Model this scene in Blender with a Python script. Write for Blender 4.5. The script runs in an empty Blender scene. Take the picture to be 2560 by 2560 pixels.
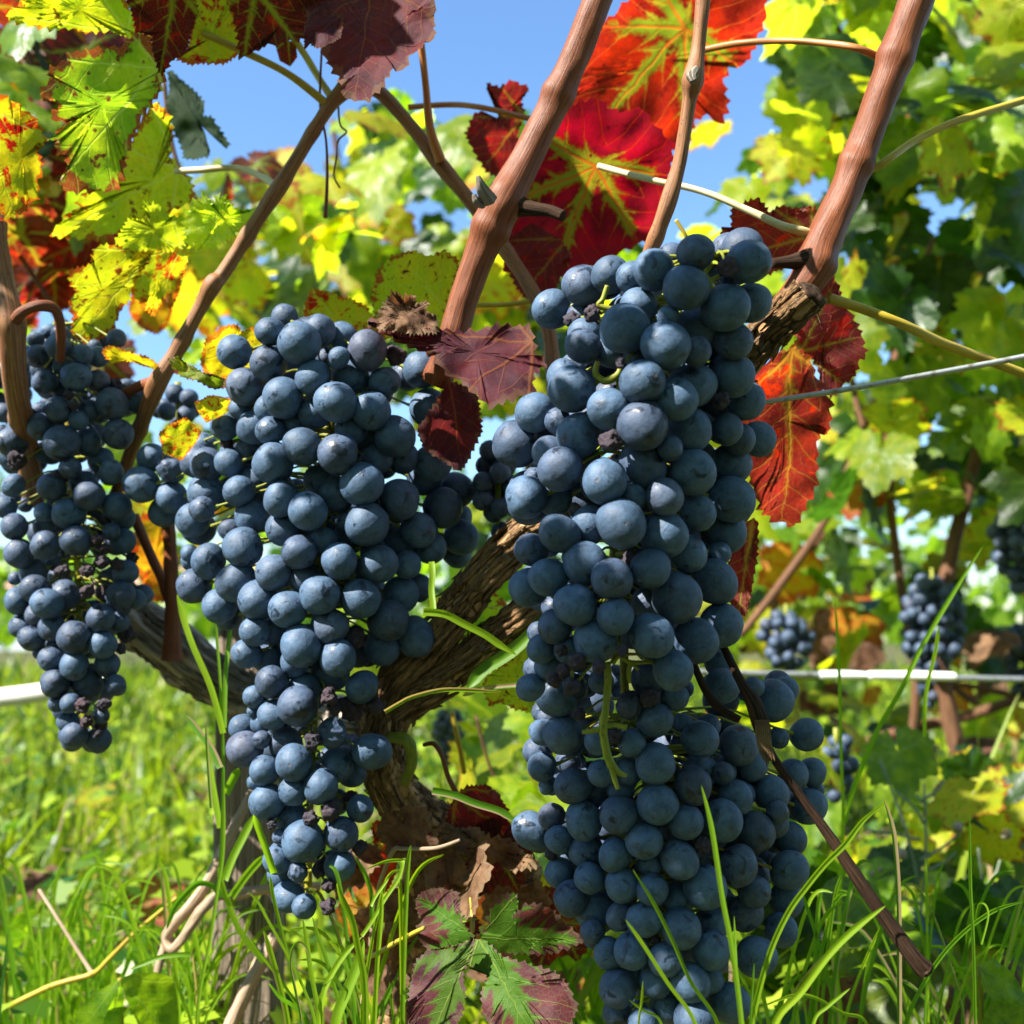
import bpy, math, random
import numpy as np
from mathutils import Vector, Matrix, noise
random.seed(7); RNG = np.random.RandomState(7)
S = bpy.context.scene; COL = S.collection
# ------------------------------------------------------------------ camera
PITCH = math.radians(6.4); CAM = Vector((0, 0, 0.32)); K = 0.9
FWD = Vector((0, math.cos(PITCH), math.sin(PITCH))); UP = Vector((0, -math.sin(PITCH), math.cos(PITCH))); RT = Vector((1, 0, 0))
cd = bpy.data.cameras.new('camera'); cam = bpy.data.objects.new('camera', cd); COL.objects.link(cam)
cam.location = CAM; cam.rotation_euler = (math.pi/2 + PITCH, 0, 0)
cd.lens = 40; cd.sensor_width = 36; cd.clip_start = 0.02; cd.clip_end = 500
cd.dof.use_dof = True; cd.dof.focus_distance = 0.415; cd.dof.aperture_fstop = 12.5
S.camera = cam
# ------------------------------------------------------------------ world, sun
SUN = Vector((-0.59, -0.35, 0.73)).normalized()          # towards the sun
elev = math.asin(SUN.z); azim = math.atan2(SUN.x, SUN.y)
w = bpy.data.worlds.new('World'); S.world = w; w.use_nodes = True
nt = w.node_tree; nt.nodes.clear()
so = nt.nodes.new('ShaderNodeOutputWorld'); sb = nt.nodes.new('ShaderNodeBackground'); sk = nt.nodes.new('ShaderNodeTexSky')
sk.sky_type = 'NISHITA'; sk.sun_disc = False; sk.sun_elevation = elev; sk.sun_rotation = azim
sk.air_density = 1.45; sk.dust_density = 0.2; sk.ozone_density = 9.5; sk.altitude = 100
sb.inputs[1].default_value = 0.08
nt.links.new(sk.outputs[0], sb.inputs[0]); nt.links.new(sb.outputs[0], so.inputs[0])
ld = bpy.data.lights.new('sun', 'SUN'); ld.energy = 5.0; ld.angle = math.radians(0.53); ld.color = (1.0, 0.95, 0.87)
sun = bpy.data.objects.new('sun', ld); COL.objects.link(sun); sun.rotation_euler = (-SUN).to_track_quat('-Z', 'Y').to_euler()
S.view_settings.view_transform = 'Standard'; S.view_settings.look = 'None'; S.view_settings.exposure = 1.68; S.view_settings.gamma = 1
try: S.view_settings.use_curve_mapping = False
except Exception: pass
S.render.engine = 'CYCLES'
S.cycles.max_bounces = 10; S.cycles.transmission_bounces = 6; S.cycles.diffuse_bounces = 4

def P(px, py, d):
    """point of the place seen at photo pixel (px, py) at depth d metres"""
    return CAM + d*(FWD + RT*((px-1280)/2560*K) + UP*((1280-py)/2560*K))
def PX(d): return K*d/2560
# ------------------------------------------------------------------ helpers: objects
def link(o, parent=None):
    COL.objects.link(o)
    if parent is not None: o.parent = parent
    return o
def tag(o, label=None, cat=None, group=None, kind=None):
    if label: o['label'] = label
    if cat: o['category'] = cat
    if group: o['group'] = group
    if kind: o['kind'] = kind
    return o
def empty(name, loc=(0, 0, 0)):
    o = bpy.data.objects.new(name, None); o.location = loc; o.empty_display_size = 0.01; COL.objects.link(o); return o
def mesh(name, V, F, mat, uv=None, edge=None, smooth=True):
    m = bpy.data.meshes.new(name); m.from_pydata([tuple(v) for v in V], [], F)
    if smooth: m.polygons.foreach_set('use_smooth', [True]*len(m.polygons))
    if uv is not None:
        l = m.uv_layers.new(name='UVMap'); li = np.empty(len(m.loops), dtype=np.int32); m.loops.foreach_get('vertex_index', li)
        l.data.foreach_set('uv', np.asarray(uv, dtype=np.float32)[li].ravel())
    if edge is not None:
        a = m.attributes.new('edge', 'FLOAT', 'POINT'); a.data.foreach_set('value', np.asarray(edge, dtype=np.float32))
    m.materials.append(mat); m.update(); return m
def obj(name, m, parent=None, loc=None):
    o = bpy.data.objects.new(name, m)
    if parent is not None:
        COL.objects.link(o); o.parent = parent
        o.matrix_parent_inverse = Matrix.Translation(parent.location).inverted()   # parts are modelled in world space
    else: COL.objects.link(o)
    if loc is not None: o.location = loc
    return o
def catmull(pts, n):
    out = []; L = len(pts)
    for i in range(L-1):
        p0 = pts[max(i-1, 0)]; p1 = pts[i]; p2 = pts[i+1]; p3 = pts[min(i+2, L-1)]
        for k in range(n):
            t = k/n; t2 = t*t; t3 = t2*t
            out.append([0.5*((2*b)+(-a+c)*t+(2*a-5*b+4*c-d)*t2+(-a+3*b-3*c+d)*t3) for a, b, c, d in zip(p0, p1, p2, p3)])
    out.append(list(pts[-1])); return out
def tube_data(pts, seg=12, sub=6, rough=0.0, fr=60, base=0, ridge=0.0, seed=0.0, cap=True, nodes=0):
    """pts: list of (x,y,z,r)"""
    pp = catmull([tuple(p) for p in pts], sub); V = []; F = []; U = []
    prev = None; ln = 0.0; n = len(pp)
    for i, p in enumerate(pp):
        c = Vector(p[:3]); a = Vector(pp[max(i-1, 0)][:3]); b = Vector(pp[min(i+1, n-1)][:3]); t = (b-a).normalized()
        if prev is None: s = t.cross(Vector((0.3, 0.9, 0.2))).normalized()
        else: s = (prev - t*prev.dot(t)).normalized()
        prev = s; q = t.cross(s)
        if i: ln += (c-Vector(pp[i-1][:3])).length
        nf = 1.0
        if nodes:
            z_ = (ln+seed*.01) % nodes-nodes*.5; nf = 1+.17*math.exp(-(z_/.0042)**2)
        for k in range(seg+1):
            an = 2*math.pi*k/seg; dr = s*math.cos(an)+q*math.sin(an); r = p[3]*nf
            if rough or ridge:
                kk = k % seg; an2 = 2*math.pi*kk/seg
                r *= 1+rough*noise.noise((c*fr+dr*1.6)+Vector((seed, 0, 0)))
                r *= 1+ridge*noise.noise(Vector((math.cos(an2)*4.0, math.sin(an2)*4.0, ln*fr*0.35+seed)))
            V.append(c+dr*r); U.append((k/seg, ln))
    for i in range(n-1):
        for k in range(seg):
            a = base+i*(seg+1)+k; F.append((a, a+1, a+seg+2, a+seg+1))
    if cap:
        for i, rev in ((0, True), (n-1, False)):
            V.append(Vector(pp[i][:3])); U.append((0.5, ln*(i > 0))); cidx = base+len(V)-1
            for k in range(seg):
                a = base+i*(seg+1)+k; F.append((a+1, a, cidx) if rev else (a, a+1, cidx))
    return V, F, U
def tube(name, pts, mat, parent=None, **kw):
    V, F, U = tube_data(pts, **kw); return obj(name, mesh(name, V, F, mat, U), parent)
def ptube(name, px, mat, parent=None, **kw):
    """px: list of (x, y, r_px, depth)"""
    pts = [tuple(P(x, y, d))+(r*PX(d),) for x, y, r, d in px]
    return tube(name, pts, mat, parent, **kw)
class Multi:
    def __init__(s): s.V = []; s.F = []; s.U = []
    def tube(s, pts, **kw):
        V, F, U = tube_data(pts, base=len(s.V), **kw); s.V += V; s.F += F; s.U += U
    def build(s, name, mat, parent=None): return obj(name, mesh(name, s.V, s.F, mat, s.U), parent)
# ------------------------------------------------------------------ helpers: materials
class NT:
    def __init__(s, name):
        s.m = bpy.data.materials.new(name); s.m.use_nodes = True; s.t = s.m.node_tree; s.t.nodes.clear()
        s.out = s.n('ShaderNodeOutputMaterial')
    def n(s, typ, **kw):
        x = s.t.nodes.new(typ)
        for k, v in kw.items(): setattr(x, k, v)
        return x
    def set(s, sock, v):
        if hasattr(v, 'links') or isinstance(v, bpy.types.NodeSocket): s.t.links.new(v, sock)
        else:
            if isinstance(v, (tuple, list)) and len(v) == 3 and len(sock.default_value) == 4: v = tuple(v)+(1,)
            sock.default_value = v
    def math(s, op, a, b=None, c=None, clamp=False):
        x = s.n('ShaderNodeMath', operation=op, use_clamp=clamp); s.set(x.inputs[0], a)
        if b is not None: s.set(x.inputs[1], b)
        if c is not None: s.set(x.inputs[2], c)
        return x.outputs[0]
    def vmath(s, op, a, b=None):
        x = s.n('ShaderNodeVectorMath', operation=op); s.set(x.inputs[0], a)
        if b is not None: s.set(x.inputs[1], b)
        return x.outputs[0]
    def mix(s, f, a, b, blend='MIX'):
        x = s.n('ShaderNodeMix', data_type='RGBA', blend_type=blend); s.set(x.inputs[0], f); s.set(x.inputs[6], a); s.set(x.inputs[7], b); return x.outputs[2]
    def noise(s, vec, scale, detail=3, rough=0.55, dist=0.0):
        x = s.n('ShaderNodeTexNoise'); s.set(x.inputs['Vector'], vec); x.inputs['Scale'].default_value = scale
        x.inputs['Detail'].default_value = detail; x.inputs['Roughness'].default_value = rough; x.inputs['Distortion'].default_value = dist; return x.outputs[0]
    def vor(s, vec, scale, feature='F1', out=0):
        x = s.n('ShaderNodeTexVoronoi', feature=feature); s.set(x.inputs['Vector'], vec); x.inputs['Scale'].default_value = scale; return x.outputs[out]
    def step(s, v, a, b, lo=0.0, hi=1.0):
        x = s.n('ShaderNodeMapRange', interpolation_type='SMOOTHSTEP'); s.set(x.inputs[0], v)
        for i, q in zip((1, 2, 3, 4), (a, b, lo, hi)): s.set(x.inputs[i], q)
        return x.outputs[0]
    def bump(s, h, strength=0.4, dist=0.001):
        x = s.n('ShaderNodeBump'); x.inputs['Strength'].default_value = strength; x.inputs['Distance'].default_value = dist; s.set(x.inputs['Height'], h); return x.outputs[0]
    def bsdf(s, col, rough=0.6, spec=0.4, nrm=None, **kw):
        x = s.n('ShaderNodeBsdfPrincipled'); s.set(x.inputs['Base Color'], col); s.set(x.inputs['Roughness'], rough); s.set(x.inputs['Specular IOR Level'], spec)
        if nrm is not None: s.set(x.inputs['Normal'], nrm)
        for k, v in kw.items(): s.set(x.inputs[k], v)
        return x.outputs[0]
    def done(s, sh): s.t.links.new(sh, s.out.inputs[0]); return s.m

def leafmat(name, base, base2, vein, zone=0.0, zonecol=None, blotch=None, bl=(0.62, 0.7), bscale=5.0, edgecol=None, ew=0.25, trans=None, tw=0.55, spec=0.3, rough=0.55, gain=1.0, veinw=0.011, mottled=0.0):
    """leaf of a vine: uv origin at the petiole, +v to the tip"""
    N = NT(name); uvn = N.n('ShaderNodeUVMap'); uvn.uv_map = 'UVMap'; UV = uvn.outputs[0]
    rnd = N.n('ShaderNodeObjectInfo').outputs['Random']
    off = N.vmath('ADD', UV, N.vmath('MULTIPLY', (37.0, 91.0, 13.0), N.n('ShaderNodeCombineXYZ').outputs[0]))
    comb = N.n('ShaderNodeCombineXYZ'); N.set(comb.inputs[0], N.math('MULTIPLY', rnd, 31.0)); N.set(comb.inputs[1], N.math('MULTIPLY', rnd, 17.0)); N.set(comb.inputs[2], N.math('MULTIPLY', rnd, 7.0))
    q = N.vmath('ADD', UV, comb.outputs[0])
    wob = N.noise(q, 9.0, 2)
    sep = N.n('ShaderNodeSeparateXYZ'); N.set(sep.inputs[0], UV)
    u = N.math('ADD', sep.outputs[0], N.math('MULTIPLY', N.math('SUBTRACT', wob, 0.5), 0.05)); v = sep.outputs[1]
    th = N.math('ARCTAN2', u, v)
    k = N.math('MINIMUM', N.math('MAXIMUM', N.math('ROUND', N.math('DIVIDE', th, 0.87)), -2.0), 2.0)
    dl = N.math('SUBTRACT', th, N.math('MULTIPLY', k, 0.87))
    rho = N.math('SQRT', N.math('ADD', N.math('MULTIPLY', u, u), N.math('MULTIPLY', v, v)))
    s = N.math('ABSOLUTE', N.math('MULTIPLY', rho, N.math('SINE', dl))); t = N.math('MULTIPLY', rho, N.math('COSINE', dl))
    mw = N.math('MULTIPLY', N.math('SUBTRACT', 1.25, rho), veinw*1.5)
    main = N.step(s, 0.0, N.math('MAXIMUM', mw, 0.004), 1.0, 0.0)
    fr = N.math('FRACT', N.math('MULTIPLY', N.math('ADD', N.math('SUBTRACT', t, N.math('MULTIPLY', s, 0.95)), N.math('MULTIPLY', N.noise(q, 2.5, 1), 0.22)), 6.5))
    sd = N.math('MULTIPLY', N.math('SUBTRACT', 0.5, N.math('ABSOLUTE', N.math('SUBTRACT', fr, 0.5))), 0.085)
    sec = N.step(sd, 0.0, veinw*0.6, 0.5, 0.0)
    ter = N.step(N.vor(q, 22.0, 'DISTANCE_TO_EDGE'), 0.0, 0.05, 0.22, 0.0)
    vm = N.math('MAXIMUM', main, N.math('MAXIMUM', sec, ter))
    col = N.mix(N.step(N.noise(q, 4.0, 4), 0.35, 0.65), base, base2)
    col = N.mix(N.math('MULTIPLY', N.step(N.noise(q, 26.0, 3, 0.7), 0.4, 0.7), 0.35), col, N.mix(0.55, col, (0.02, 0.015, 0.01)))
    if zonecol is not None:
        jag = N.noise(q, 34.0, 3, 0.65)
        zw = N.math('MULTIPLY', N.math('SUBTRACT', 1.12, rho), zone)
        dist = N.math('MINIMUM', s, N.math('ADD', N.math('MULTIPLY', sd, 1.9), N.math('MULTIPLY', s, 0.42)))
        zf = N.step(N.math('ADD', N.math('SUBTRACT', N.math('ADD', dist, N.math('MULTIPLY', rho, 0.012)), zw), N.math('MULTIPLY', N.math('SUBTRACT', jag, 0.5), 0.075)), -0.015, 0.03, 1.0, 0.0)
        col = N.mix(zf, col, zonecol)
    if blotch is not None:
        b = N.step(N.noise(q, bscale, 5, 0.65, 0.4), bl[0], bl[1])
        b2 = N.step(N.vor(q, bscale*1.6), 0.10, 0.16, 0.9, 0.0)
        col = N.mix(N.math('MAXIMUM', b, N.math('MULTIPLY', b2, N.step(N.noise(q, 3.1, 2), 0.30, 0.42))), col, blotch)
    if edgecol is not None:
        at = N.n('ShaderNodeAttribute'); at.attribute_name = 'edge'
        e = N.math('ADD', at.outputs['Fac'], N.math('MULTIPLY', N.math('SUBTRACT', N.noise(q, 7.0, 4, 0.6), 0.5), 0.9))
        col = N.mix(N.step(e, 1.0-ew, 1.0-ew*0.45), col, edgecol)
    col = N.mix(N.math('MULTIPLY', vm, 0.75), col, vein)
    hsv = N.n('ShaderNodeHueSaturation'); N.set(hsv.inputs['Color'], col)
    N.set(hsv.inputs['Hue'], N.math('ADD', 0.488, N.math('MULTIPLY', rnd, 0.024))); N.set(hsv.inputs['Value'], N.math('ADD', 0.60*gain, N.math('MULTIPLY', rnd, 0.34*gain)))
    col = hsv.outputs[0]
    h = N.math('ADD', N.math('MULTIPLY', vm, -0.8), N.math('MULTIPLY', N.noise(q, 14.0, 3), 0.9))
    nrm = N.bump(h, 0.3, 0.0011)
    dcol = N.mix(0.5, col, N.mix(1.0, col, (0.5, 0.5, 0.5), 'MULTIPLY'))
    p = N.bsdf(dcol, rough, spec, nrm)
    tr = N.n('ShaderNodeBsdfTranslucent'); N.set(tr.inputs[0], N.mix(1.0, col, trans or (1.7, 1.7, 1.0), 'MULTIPLY')); N.set(tr.inputs[1], nrm)
    ms = N.n('ShaderNodeMixShader'); ms.inputs[0].default_value = tw; N.t.links.new(p, ms.inputs[1]); N.t.links.new(tr.outputs[0], ms.inputs[2])
    return N.done(ms.outputs[0])
LM = {}
LM['yellowgreen'] = leafmat('leaf_yellow_green', (0.50, 0.58, 0.015), (0.70, 0.62, 0.015), (0.62, 0.64, 0.10), blotch=(0.16, 0.035, 0.008), bl=(0.60, 0.65), bscale=8, edgecol=(0.40, 0.10, 0.012), ew=0.08)
LM['greenspot'] = leafmat('leaf_green_spotted', (0.24, 0.40, 0.015), (0.46, 0.54, 0.02), (0.5, 0.58, 0.12), blotch=(0.12, 0.03, 0.015), bl=(0.59, 0.65), bscale=6.5, edgecol=(0.28, 0.05, 0.025), ew=0.16)
LM['redblotch'] = leafmat('leaf_yellow_with_red_blotches', (0.52, 0.58, 0.015), (0.70, 0.58, 0.015), (0.55, 0.6, 0.08), blotch=(0.50, 0.03, 0.006), bl=(0.53, 0.60), bscale=5.5, edgecol=(0.6, 0.15, 0.01), ew=0.14)
LM['red'] = leafmat('leaf_red_green_veins', (0.50, 0.008, 0.005), (0.20, 0.005, 0.008), (0.62, 0.16, 0.02), zone=0.046, zonecol=(0.22, 0.44, 0.02), blotch=(0.13, 0.006, 0.01), bl=(0.56, 0.70), bscale=5.5, edgecol=(0.30, 0.01, 0.01), ew=0.22, trans=(1.7, 1.0, 1.0), tw=0.55)
LM['maroon'] = leafmat('leaf_maroon', (0.13, 0.040, 0.058), (0.20, 0.040, 0.052), (0.42, 0.17, 0.04), blotch=(0.19, 0.014, 0.014), bl=(0.55, 0.7), bscale=4, edgecol=(0.22, 0.11, 0.07), ew=0.12, trans=(2.2, 0.9, 0.7), tw=0.38, spec=0.15, rough=0.65, gain=0.9)
LM['maroonvein'] = leafmat('leaf_maroon_green_veins', (0.10, 0.012, 0.016), (0.17, 0.012, 0.014), (0.28, 0.40, 0.03), zone=0.028, zonecol=(0.22, 0.34, 0.02), blotch=(0.45, 0.015, 0.008), bl=(0.55, 0.68), bscale=4, trans=(2.4, 1.2, 0.8), tw=0.5, gain=0.95)
LM['wine'] = leafmat('leaf_wine_red', (0.20, 0.024, 0.032), (0.30, 0.022, 0.02), (0.42, 0.32, 0.04), zone=0.018, zonecol=(0.30, 0.26, 0.03), blotch=(0.62, 0.015, 0.006), bl=(0.58, 0.66), bscale=3.0, edgecol=(0.20, 0.02, 0.02), ew=0.15, trans=(2.0, 1.0, 0.8), tw=0.5)
LM['star'] = leafmat('leaf_purple_green_heart', (0.115, 0.032, 0.048), (0.17, 0.035, 0.045), (0.30, 0.40, 0.06), zone=0.15, zonecol=(0.09, 0.20, 0.012), edgecol=(0.16, 0.08, 0.07), ew=0.08, trans=(1.8, 1.2, 0.8), tw=0.35, rough=0.55, veinw=0.007, spec=.2)
LM['lime'] = leafmat('leaf_young_lime', (0.50, 0.68, 0.02), (0.66, 0.76, 0.02), (0.60, 0.70, 0.15), tw=0.65, rough=0.35, spec=0.5)
LM['yellow'] = leafmat('leaf_golden', (0.72, 0.55, 0.012), (0.60, 0.45, 0.01), (0.6, 0.5, 0.08), blotch=(0.25, 0.06, 0.01), bl=(0.68, 0.73), bscale=6, edgecol=(0.5, 0.12, 0.01), ew=0.22)
LM['orange'] = leafmat('leaf_orange', (0.72, 0.22, 0.010), (0.62, 0.36, 0.012), (0.6, 0.4, 0.06), blotch=(0.5, 0.03, 0.008), bl=(0.55, 0.65), edgecol=(0.5, 0.08, 0.01), ew=0.25)
LM['brown'] = leafmat('leaf_dry_brown', (0.16, 0.080, 0.045), (0.36, 0.20, 0.11), (0.26, 0.15, 0.08), blotch=(0.16, 0.02, 0.015), bl=(0.58, 0.68), edgecol=(0.30, 0.19, 0.11), ew=0.15, trans=(1.6, 1.0, 0.6), tw=0.3, rough=0.75, spec=0.2)
LM['darkgreen'] = leafmat('leaf_dark_green', (0.020, 0.055, 0.026), (0.030, 0.075, 0.020), (0.03, 0.08, 0.03), tw=0.25, spec=.12, rough=.7)
LM['green'] = leafmat('leaf_green', (0.12, 0.25, 0.006), (0.28, 0.42, 0.010), (0.26, 0.38, 0.06), tw=0.55, rough=0.38, spec=0.5, trans=(1.75, 1.75, 0.9))
LM['deepgreen'] = leafmat('leaf_deep_green', (0.018, 0.065, 0.006), (0.050, 0.135, 0.010), (0.10, 0.18, 0.03), tw=0.5, rough=0.35, spec=0.5, trans=(1.8, 1.8, 0.8))
LM['midgreen'] = leafmat('leaf_mid_green', (0.26, 0.42, 0.012), (0.52, 0.60, 0.02), (0.34, 0.46, 0.07), blotch=(0.5, 0.42, 0.03), bl=(0.6, 0.7), bscale=3, tw=0.65, rough=0.38, spec=0.5, trans=(2.0, 1.9, 0.8))

def woodmat(name, c1, c2, c3, sc=(14, 40), bumps=0.6, dist=0.0006, rough=0.6, spots=None, spec=0.3, crack=0.0):
    c1, c2, c3 = [tuple(v*.78 for v in c) for c in (c1, c2, c3)]
    N = NT(name); uvn = N.n('ShaderNodeUVMap'); uvn.uv_map = 'UVMap'
    mp = N.n('ShaderNodeMapping'); N.set(mp.inputs[0], uvn.outputs[0]); mp.inputs['Scale'].default_value = (sc[0], sc[1], 1)
    fib = N.noise(mp.outputs[0], 1.0, 5, 0.65, 0.5)
    geo = N.n('ShaderNodeTexCoord').outputs['Object']
    big = N.noise(geo, 45.0, 4, 0.6)
    col = N.mix(N.step(fib, 0.35, 0.62), c1, c2); col = N.mix(N.step(big, 0.48, 0.72, 0.0, 0.8), col, c3)
    if spots: col = N.mix(N.step(N.vor(geo, 420.0), 0.12, 0.2, 0.85, 0.0), col, spots)
    if crack:
        mp2 = N.n('ShaderNodeMapping'); N.set(mp2.inputs[0], uvn.outputs[0]); mp2.inputs['Scale'].default_value = (sc[0]*.55, sc[1]*2.2, 1)
        wv = N.vmath('ADD', mp2.outputs[0], N.vmath('MULTIPLY', N.n('ShaderNodeCombineXYZ').outputs[0], (0, 0, 0)))
        ck = N.step(N.vor(wv, 1.0, 'DISTANCE_TO_EDGE'), 0.02, 0.14, 1.0, 0.0); ck = N.math('MULTIPLY', ck, N.step(big, .35, .6))
        col = N.mix(N.math('MULTIPLY', ck, crack), col, (0.012, 0.007, 0.004)); lich = N.step(N.noise(geo, 90.0, 5, .7), .60, .68, 0.0, .55)
        col = N.mix(lich, col, (0.40, 0.36, 0.27)); fib = N.math('SUBTRACT', fib, N.math('MULTIPLY', ck, .5))
    nrm = N.bump(N.math('ADD', fib, N.math('MULTIPLY', N.noise(geo, 300.0, 3), 0.3)), bumps, dist)
    return N.done(N.bsdf(col, rough, spec, nrm))
M_cane = woodmat('cane_bark', (0.13, 0.036, 0.012), (0.30, 0.088, 0.028), (0.21, 0.056, 0.017), (64, 36), 0.7, 0.0005, 0.5, (0.06, 0.03, 0.02))
M_canelight = woodmat('cane_bark_tan', (0.18, 0.068, 0.028), (0.42, 0.20, 0.085), (0.31, 0.12, 0.045), (44, 40), 0.6, 0.0004, 0.55, (0.10, 0.05, 0.03))
M_canedark = woodmat('twig_bark_dark', (0.016, 0.009, 0.006), (0.085, 0.045, 0.026), (0.045, 0.024, 0.015), (30, 60), 1.0, 0.0007, 0.8, spec=.12)
M_bgcane = woodmat('cane_bark_greyish', (0.09, 0.04, 0.022), (0.24, 0.12, 0.065), (0.17, 0.09, 0.05), (30, 30), 0.8, 0.001, 0.7, spec=.15)
M_old = woodmat('old_vine_bark', (0.08, 0.035, 0.014), (0.80, 0.47, 0.21), (0.52, 0.27, 0.10), (18, 70), 1.0, 0.0024, 0.85, crack=.8)
M_grey = woodmat('weathered_wood', (0.08, 0.06, 0.045), (0.58, 0.49, 0.40), (0.42, 0.34, 0.27), (22, 30), 1.0, 0.002, 0.85)
M_petiole = woodmat('petiole', (0.46, 0.33, 0.03), (0.58, 0.44, 0.05), (0.44, 0.24, 0.04), (5, 60), 0.2, 0.0003, 0.4)
M_petorange = woodmat('petiole_orange', (0.50, 0.17, 0.05), (0.60, 0.26, 0.08), (0.40, 0.14, 0.06), (5, 60), 0.2, 0.0003, 0.4)
M_petcream = woodmat('petiole_cream', (0.66, 0.56, 0.30), (0.76, 0.66, 0.40), (0.58, 0.44, 0.16), (5, 60), 0.2, 0.0003, 0.4)
M_straw = woodmat('dry_straw', (0.26, 0.16, 0.09), (0.60, 0.44, 0.30), (0.44, 0.31, 0.20), (30, 30), 0.6, 0.0008, 0.7)
M_stem = woodmat('bunch_stem', (0.20, 0.24, 0.02), (0.34, 0.35, 0.03), (0.34, 0.22, 0.03), (4, 120), 0.3, 0.0004, 0.45, (0.14, 0.08, 0.03))
def flat(name, col, rough=0.5, spec=0.4, **kw):
    N = NT(name); return N.done(N.bsdf(col, rough, spec, **kw))
M_cut = woodmat('cut_wood_face', (0.02, 0.012, 0.008), (0.11, 0.07, 0.045), (0.03, 0.02, 0.013), (8, 300), 1.0, 0.001, 0.95, spec=.05)
M_wire = None
def wiremat():
    N = NT('galvanised_wire'); g = N.n('ShaderNodeTexCoord').outputs['Object']
    c = N.mix(N.step(N.noise(g, 160.0, 4), 0.5, 0.68), (0.42, 0.44, 0.46), (0.20, 0.16, 0.13))
    return N.done(N.bsdf(c, 0.38, 0.5, N.bump(N.noise(g, 500.0, 3), 0.3, 0.0003), Metallic=0.75))
M_wire = wiremat()
def grapemat(name, bloom, deep, rubs, pur=0.0):
    N = NT(name); g = N.n('ShaderNodeTexCoord').outputs['Object']; rnd = N.n('ShaderNodeObjectInfo').outputs['Random']
    comb = N.n('ShaderNodeCombineXYZ')
    for i, kx in enumerate((53.0, 29.0, 71.0)): N.set(comb.inputs[i], N.math('MULTIPLY', rnd, kx))
    q = N.vmath('ADD', g, comb.outputs[0])                                    # grape mesh has radius 1
    fine = N.noise(q, 9.0, 6, 0.7); med = N.noise(q, 1.6, 4, 0.6, 0.6)
    bl = N.math('ADD', 0.74, N.math('MULTIPLY', N.math('SUBTRACT', fine, 0.5), 0.9))
    bl = N.math('ADD', bl, N.math('MULTIPLY', N.math('SUBTRACT', med, 0.5), 1.7))
    rub = N.step(N.noise(q, 1.25, 5, 0.62, 0.8), rubs, rubs+0.07)
    mpz = N.n('ShaderNodeMapping'); N.set(mpz.inputs[0], q); mpz.inputs['Scale'].default_value = (1.2, 6.0, 2.2); mpz.inputs['Rotation'].default_value = (0.5, 0.3, 0.9)
    scr = N.step(N.noise(mpz.outputs[0], 2.3, 4, 0.7, 1.5), 0.69, 0.74)
    rub = N.math('MAXIMUM', rub, N.math('MULTIPLY', scr, 0.8))
    bl = N.math('MULTIPLY', bl, N.math('SUBTRACT', 1.0, N.math('MULTIPLY', rub, 0.85)), clamp=True)
    bl = N.math('MULTIPLY', bl, N.step(rnd, 0.0, 0.35, 0.72, 1.0))
    col = N.mix(bl, deep, bloom)
    wh = N.n('ShaderNodeTexWhiteNoise', noise_dimensions='1D'); N.set(wh.inputs['W'], rnd)
    pf = N.step(wh.outputs[0], 0.86, 1.0, pur, pur+0.30)
    col = N.mix(pf, col, N.mix(bl, (0.018, 0.008, 0.012), (0.125, 0.112, 0.155)))
    sp = N.step(N.vor(q, 5.5), 0.045, 0.07, 0.9, 0.0); col = N.mix(N.math('MULTIPLY', sp, N.step(N.noise(q, 2.2), 0.48, 0.55)), col, (0.02, 0.018, 0.02))
    spb = N.step(N.vor(q, 8.0), 0.04, 0.06, 0.8, 0.0); col = N.mix(N.math('MULTIPLY', spb, N.step(N.noise(q, 1.7), 0.5, 0.56)), col, (0.5, 0.42, 0.33))
    pole = N.vmath('SUBTRACT', g, (0.0, 0.0, -1.0)); ln = N.n('ShaderNodeVectorMath', operation='LENGTH'); N.set(ln.inputs[0], pole)
    dp = N.math('ADD', ln.outputs['Value'], N.math('MULTIPLY', N.math('SUBTRACT', N.noise(q, 12.0, 3), 0.5), 0.08))
    col = N.mix(N.step(dp, 0.05, 0.09, 0.95, 0.0), col, (0.10, 0.06, 0.035))
    ro = N.math('SUBTRACT', 0.62, N.math('MULTIPLY', rub, 0.27))
    nrm = N.bump(N.math('ADD', N.math('MULTIPLY', fine, 0.35), N.math('ADD', N.math('MULTIPLY', N.noise(q, 2.6, 2), 1.2), N.step(dp, 0.04, 0.10, -0.6, 0.0))), 0.3, 0.0009)
    return N.done(N.bsdf(col, ro, 0.45, nrm, **{'Coat Weight': N.math('MULTIPLY', rub, 0.10), 'Coat Roughness': 0.3}))
M_grape = grapemat('grape_skin_blue_bloom', (0.070, 0.128, 0.214), (0.006, 0.011, 0.023), 0.58)
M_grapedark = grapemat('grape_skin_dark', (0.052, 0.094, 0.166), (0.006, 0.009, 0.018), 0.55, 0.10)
def raisinmat():
    N = NT('shrivelled_grape'); g = N.n('ShaderNodeTexCoord').outputs['Object']; rnd = N.n('ShaderNodeObjectInfo').outputs['Random']
    c = N.mix(N.noise(g, 3.0, 4), (0.020, 0.012, 0.016), (0.085, 0.048, 0.062)); c = N.mix(rnd, c, N.mix(0.5, c, (0.03, 0.04, 0.06)))
    return N.done(N.bsdf(c, 0.6, 0.35, N.bump(N.noise(g, 7.0, 5, 0.7), 0.7, 0.001)))
M_raisin = raisinmat()
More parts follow.
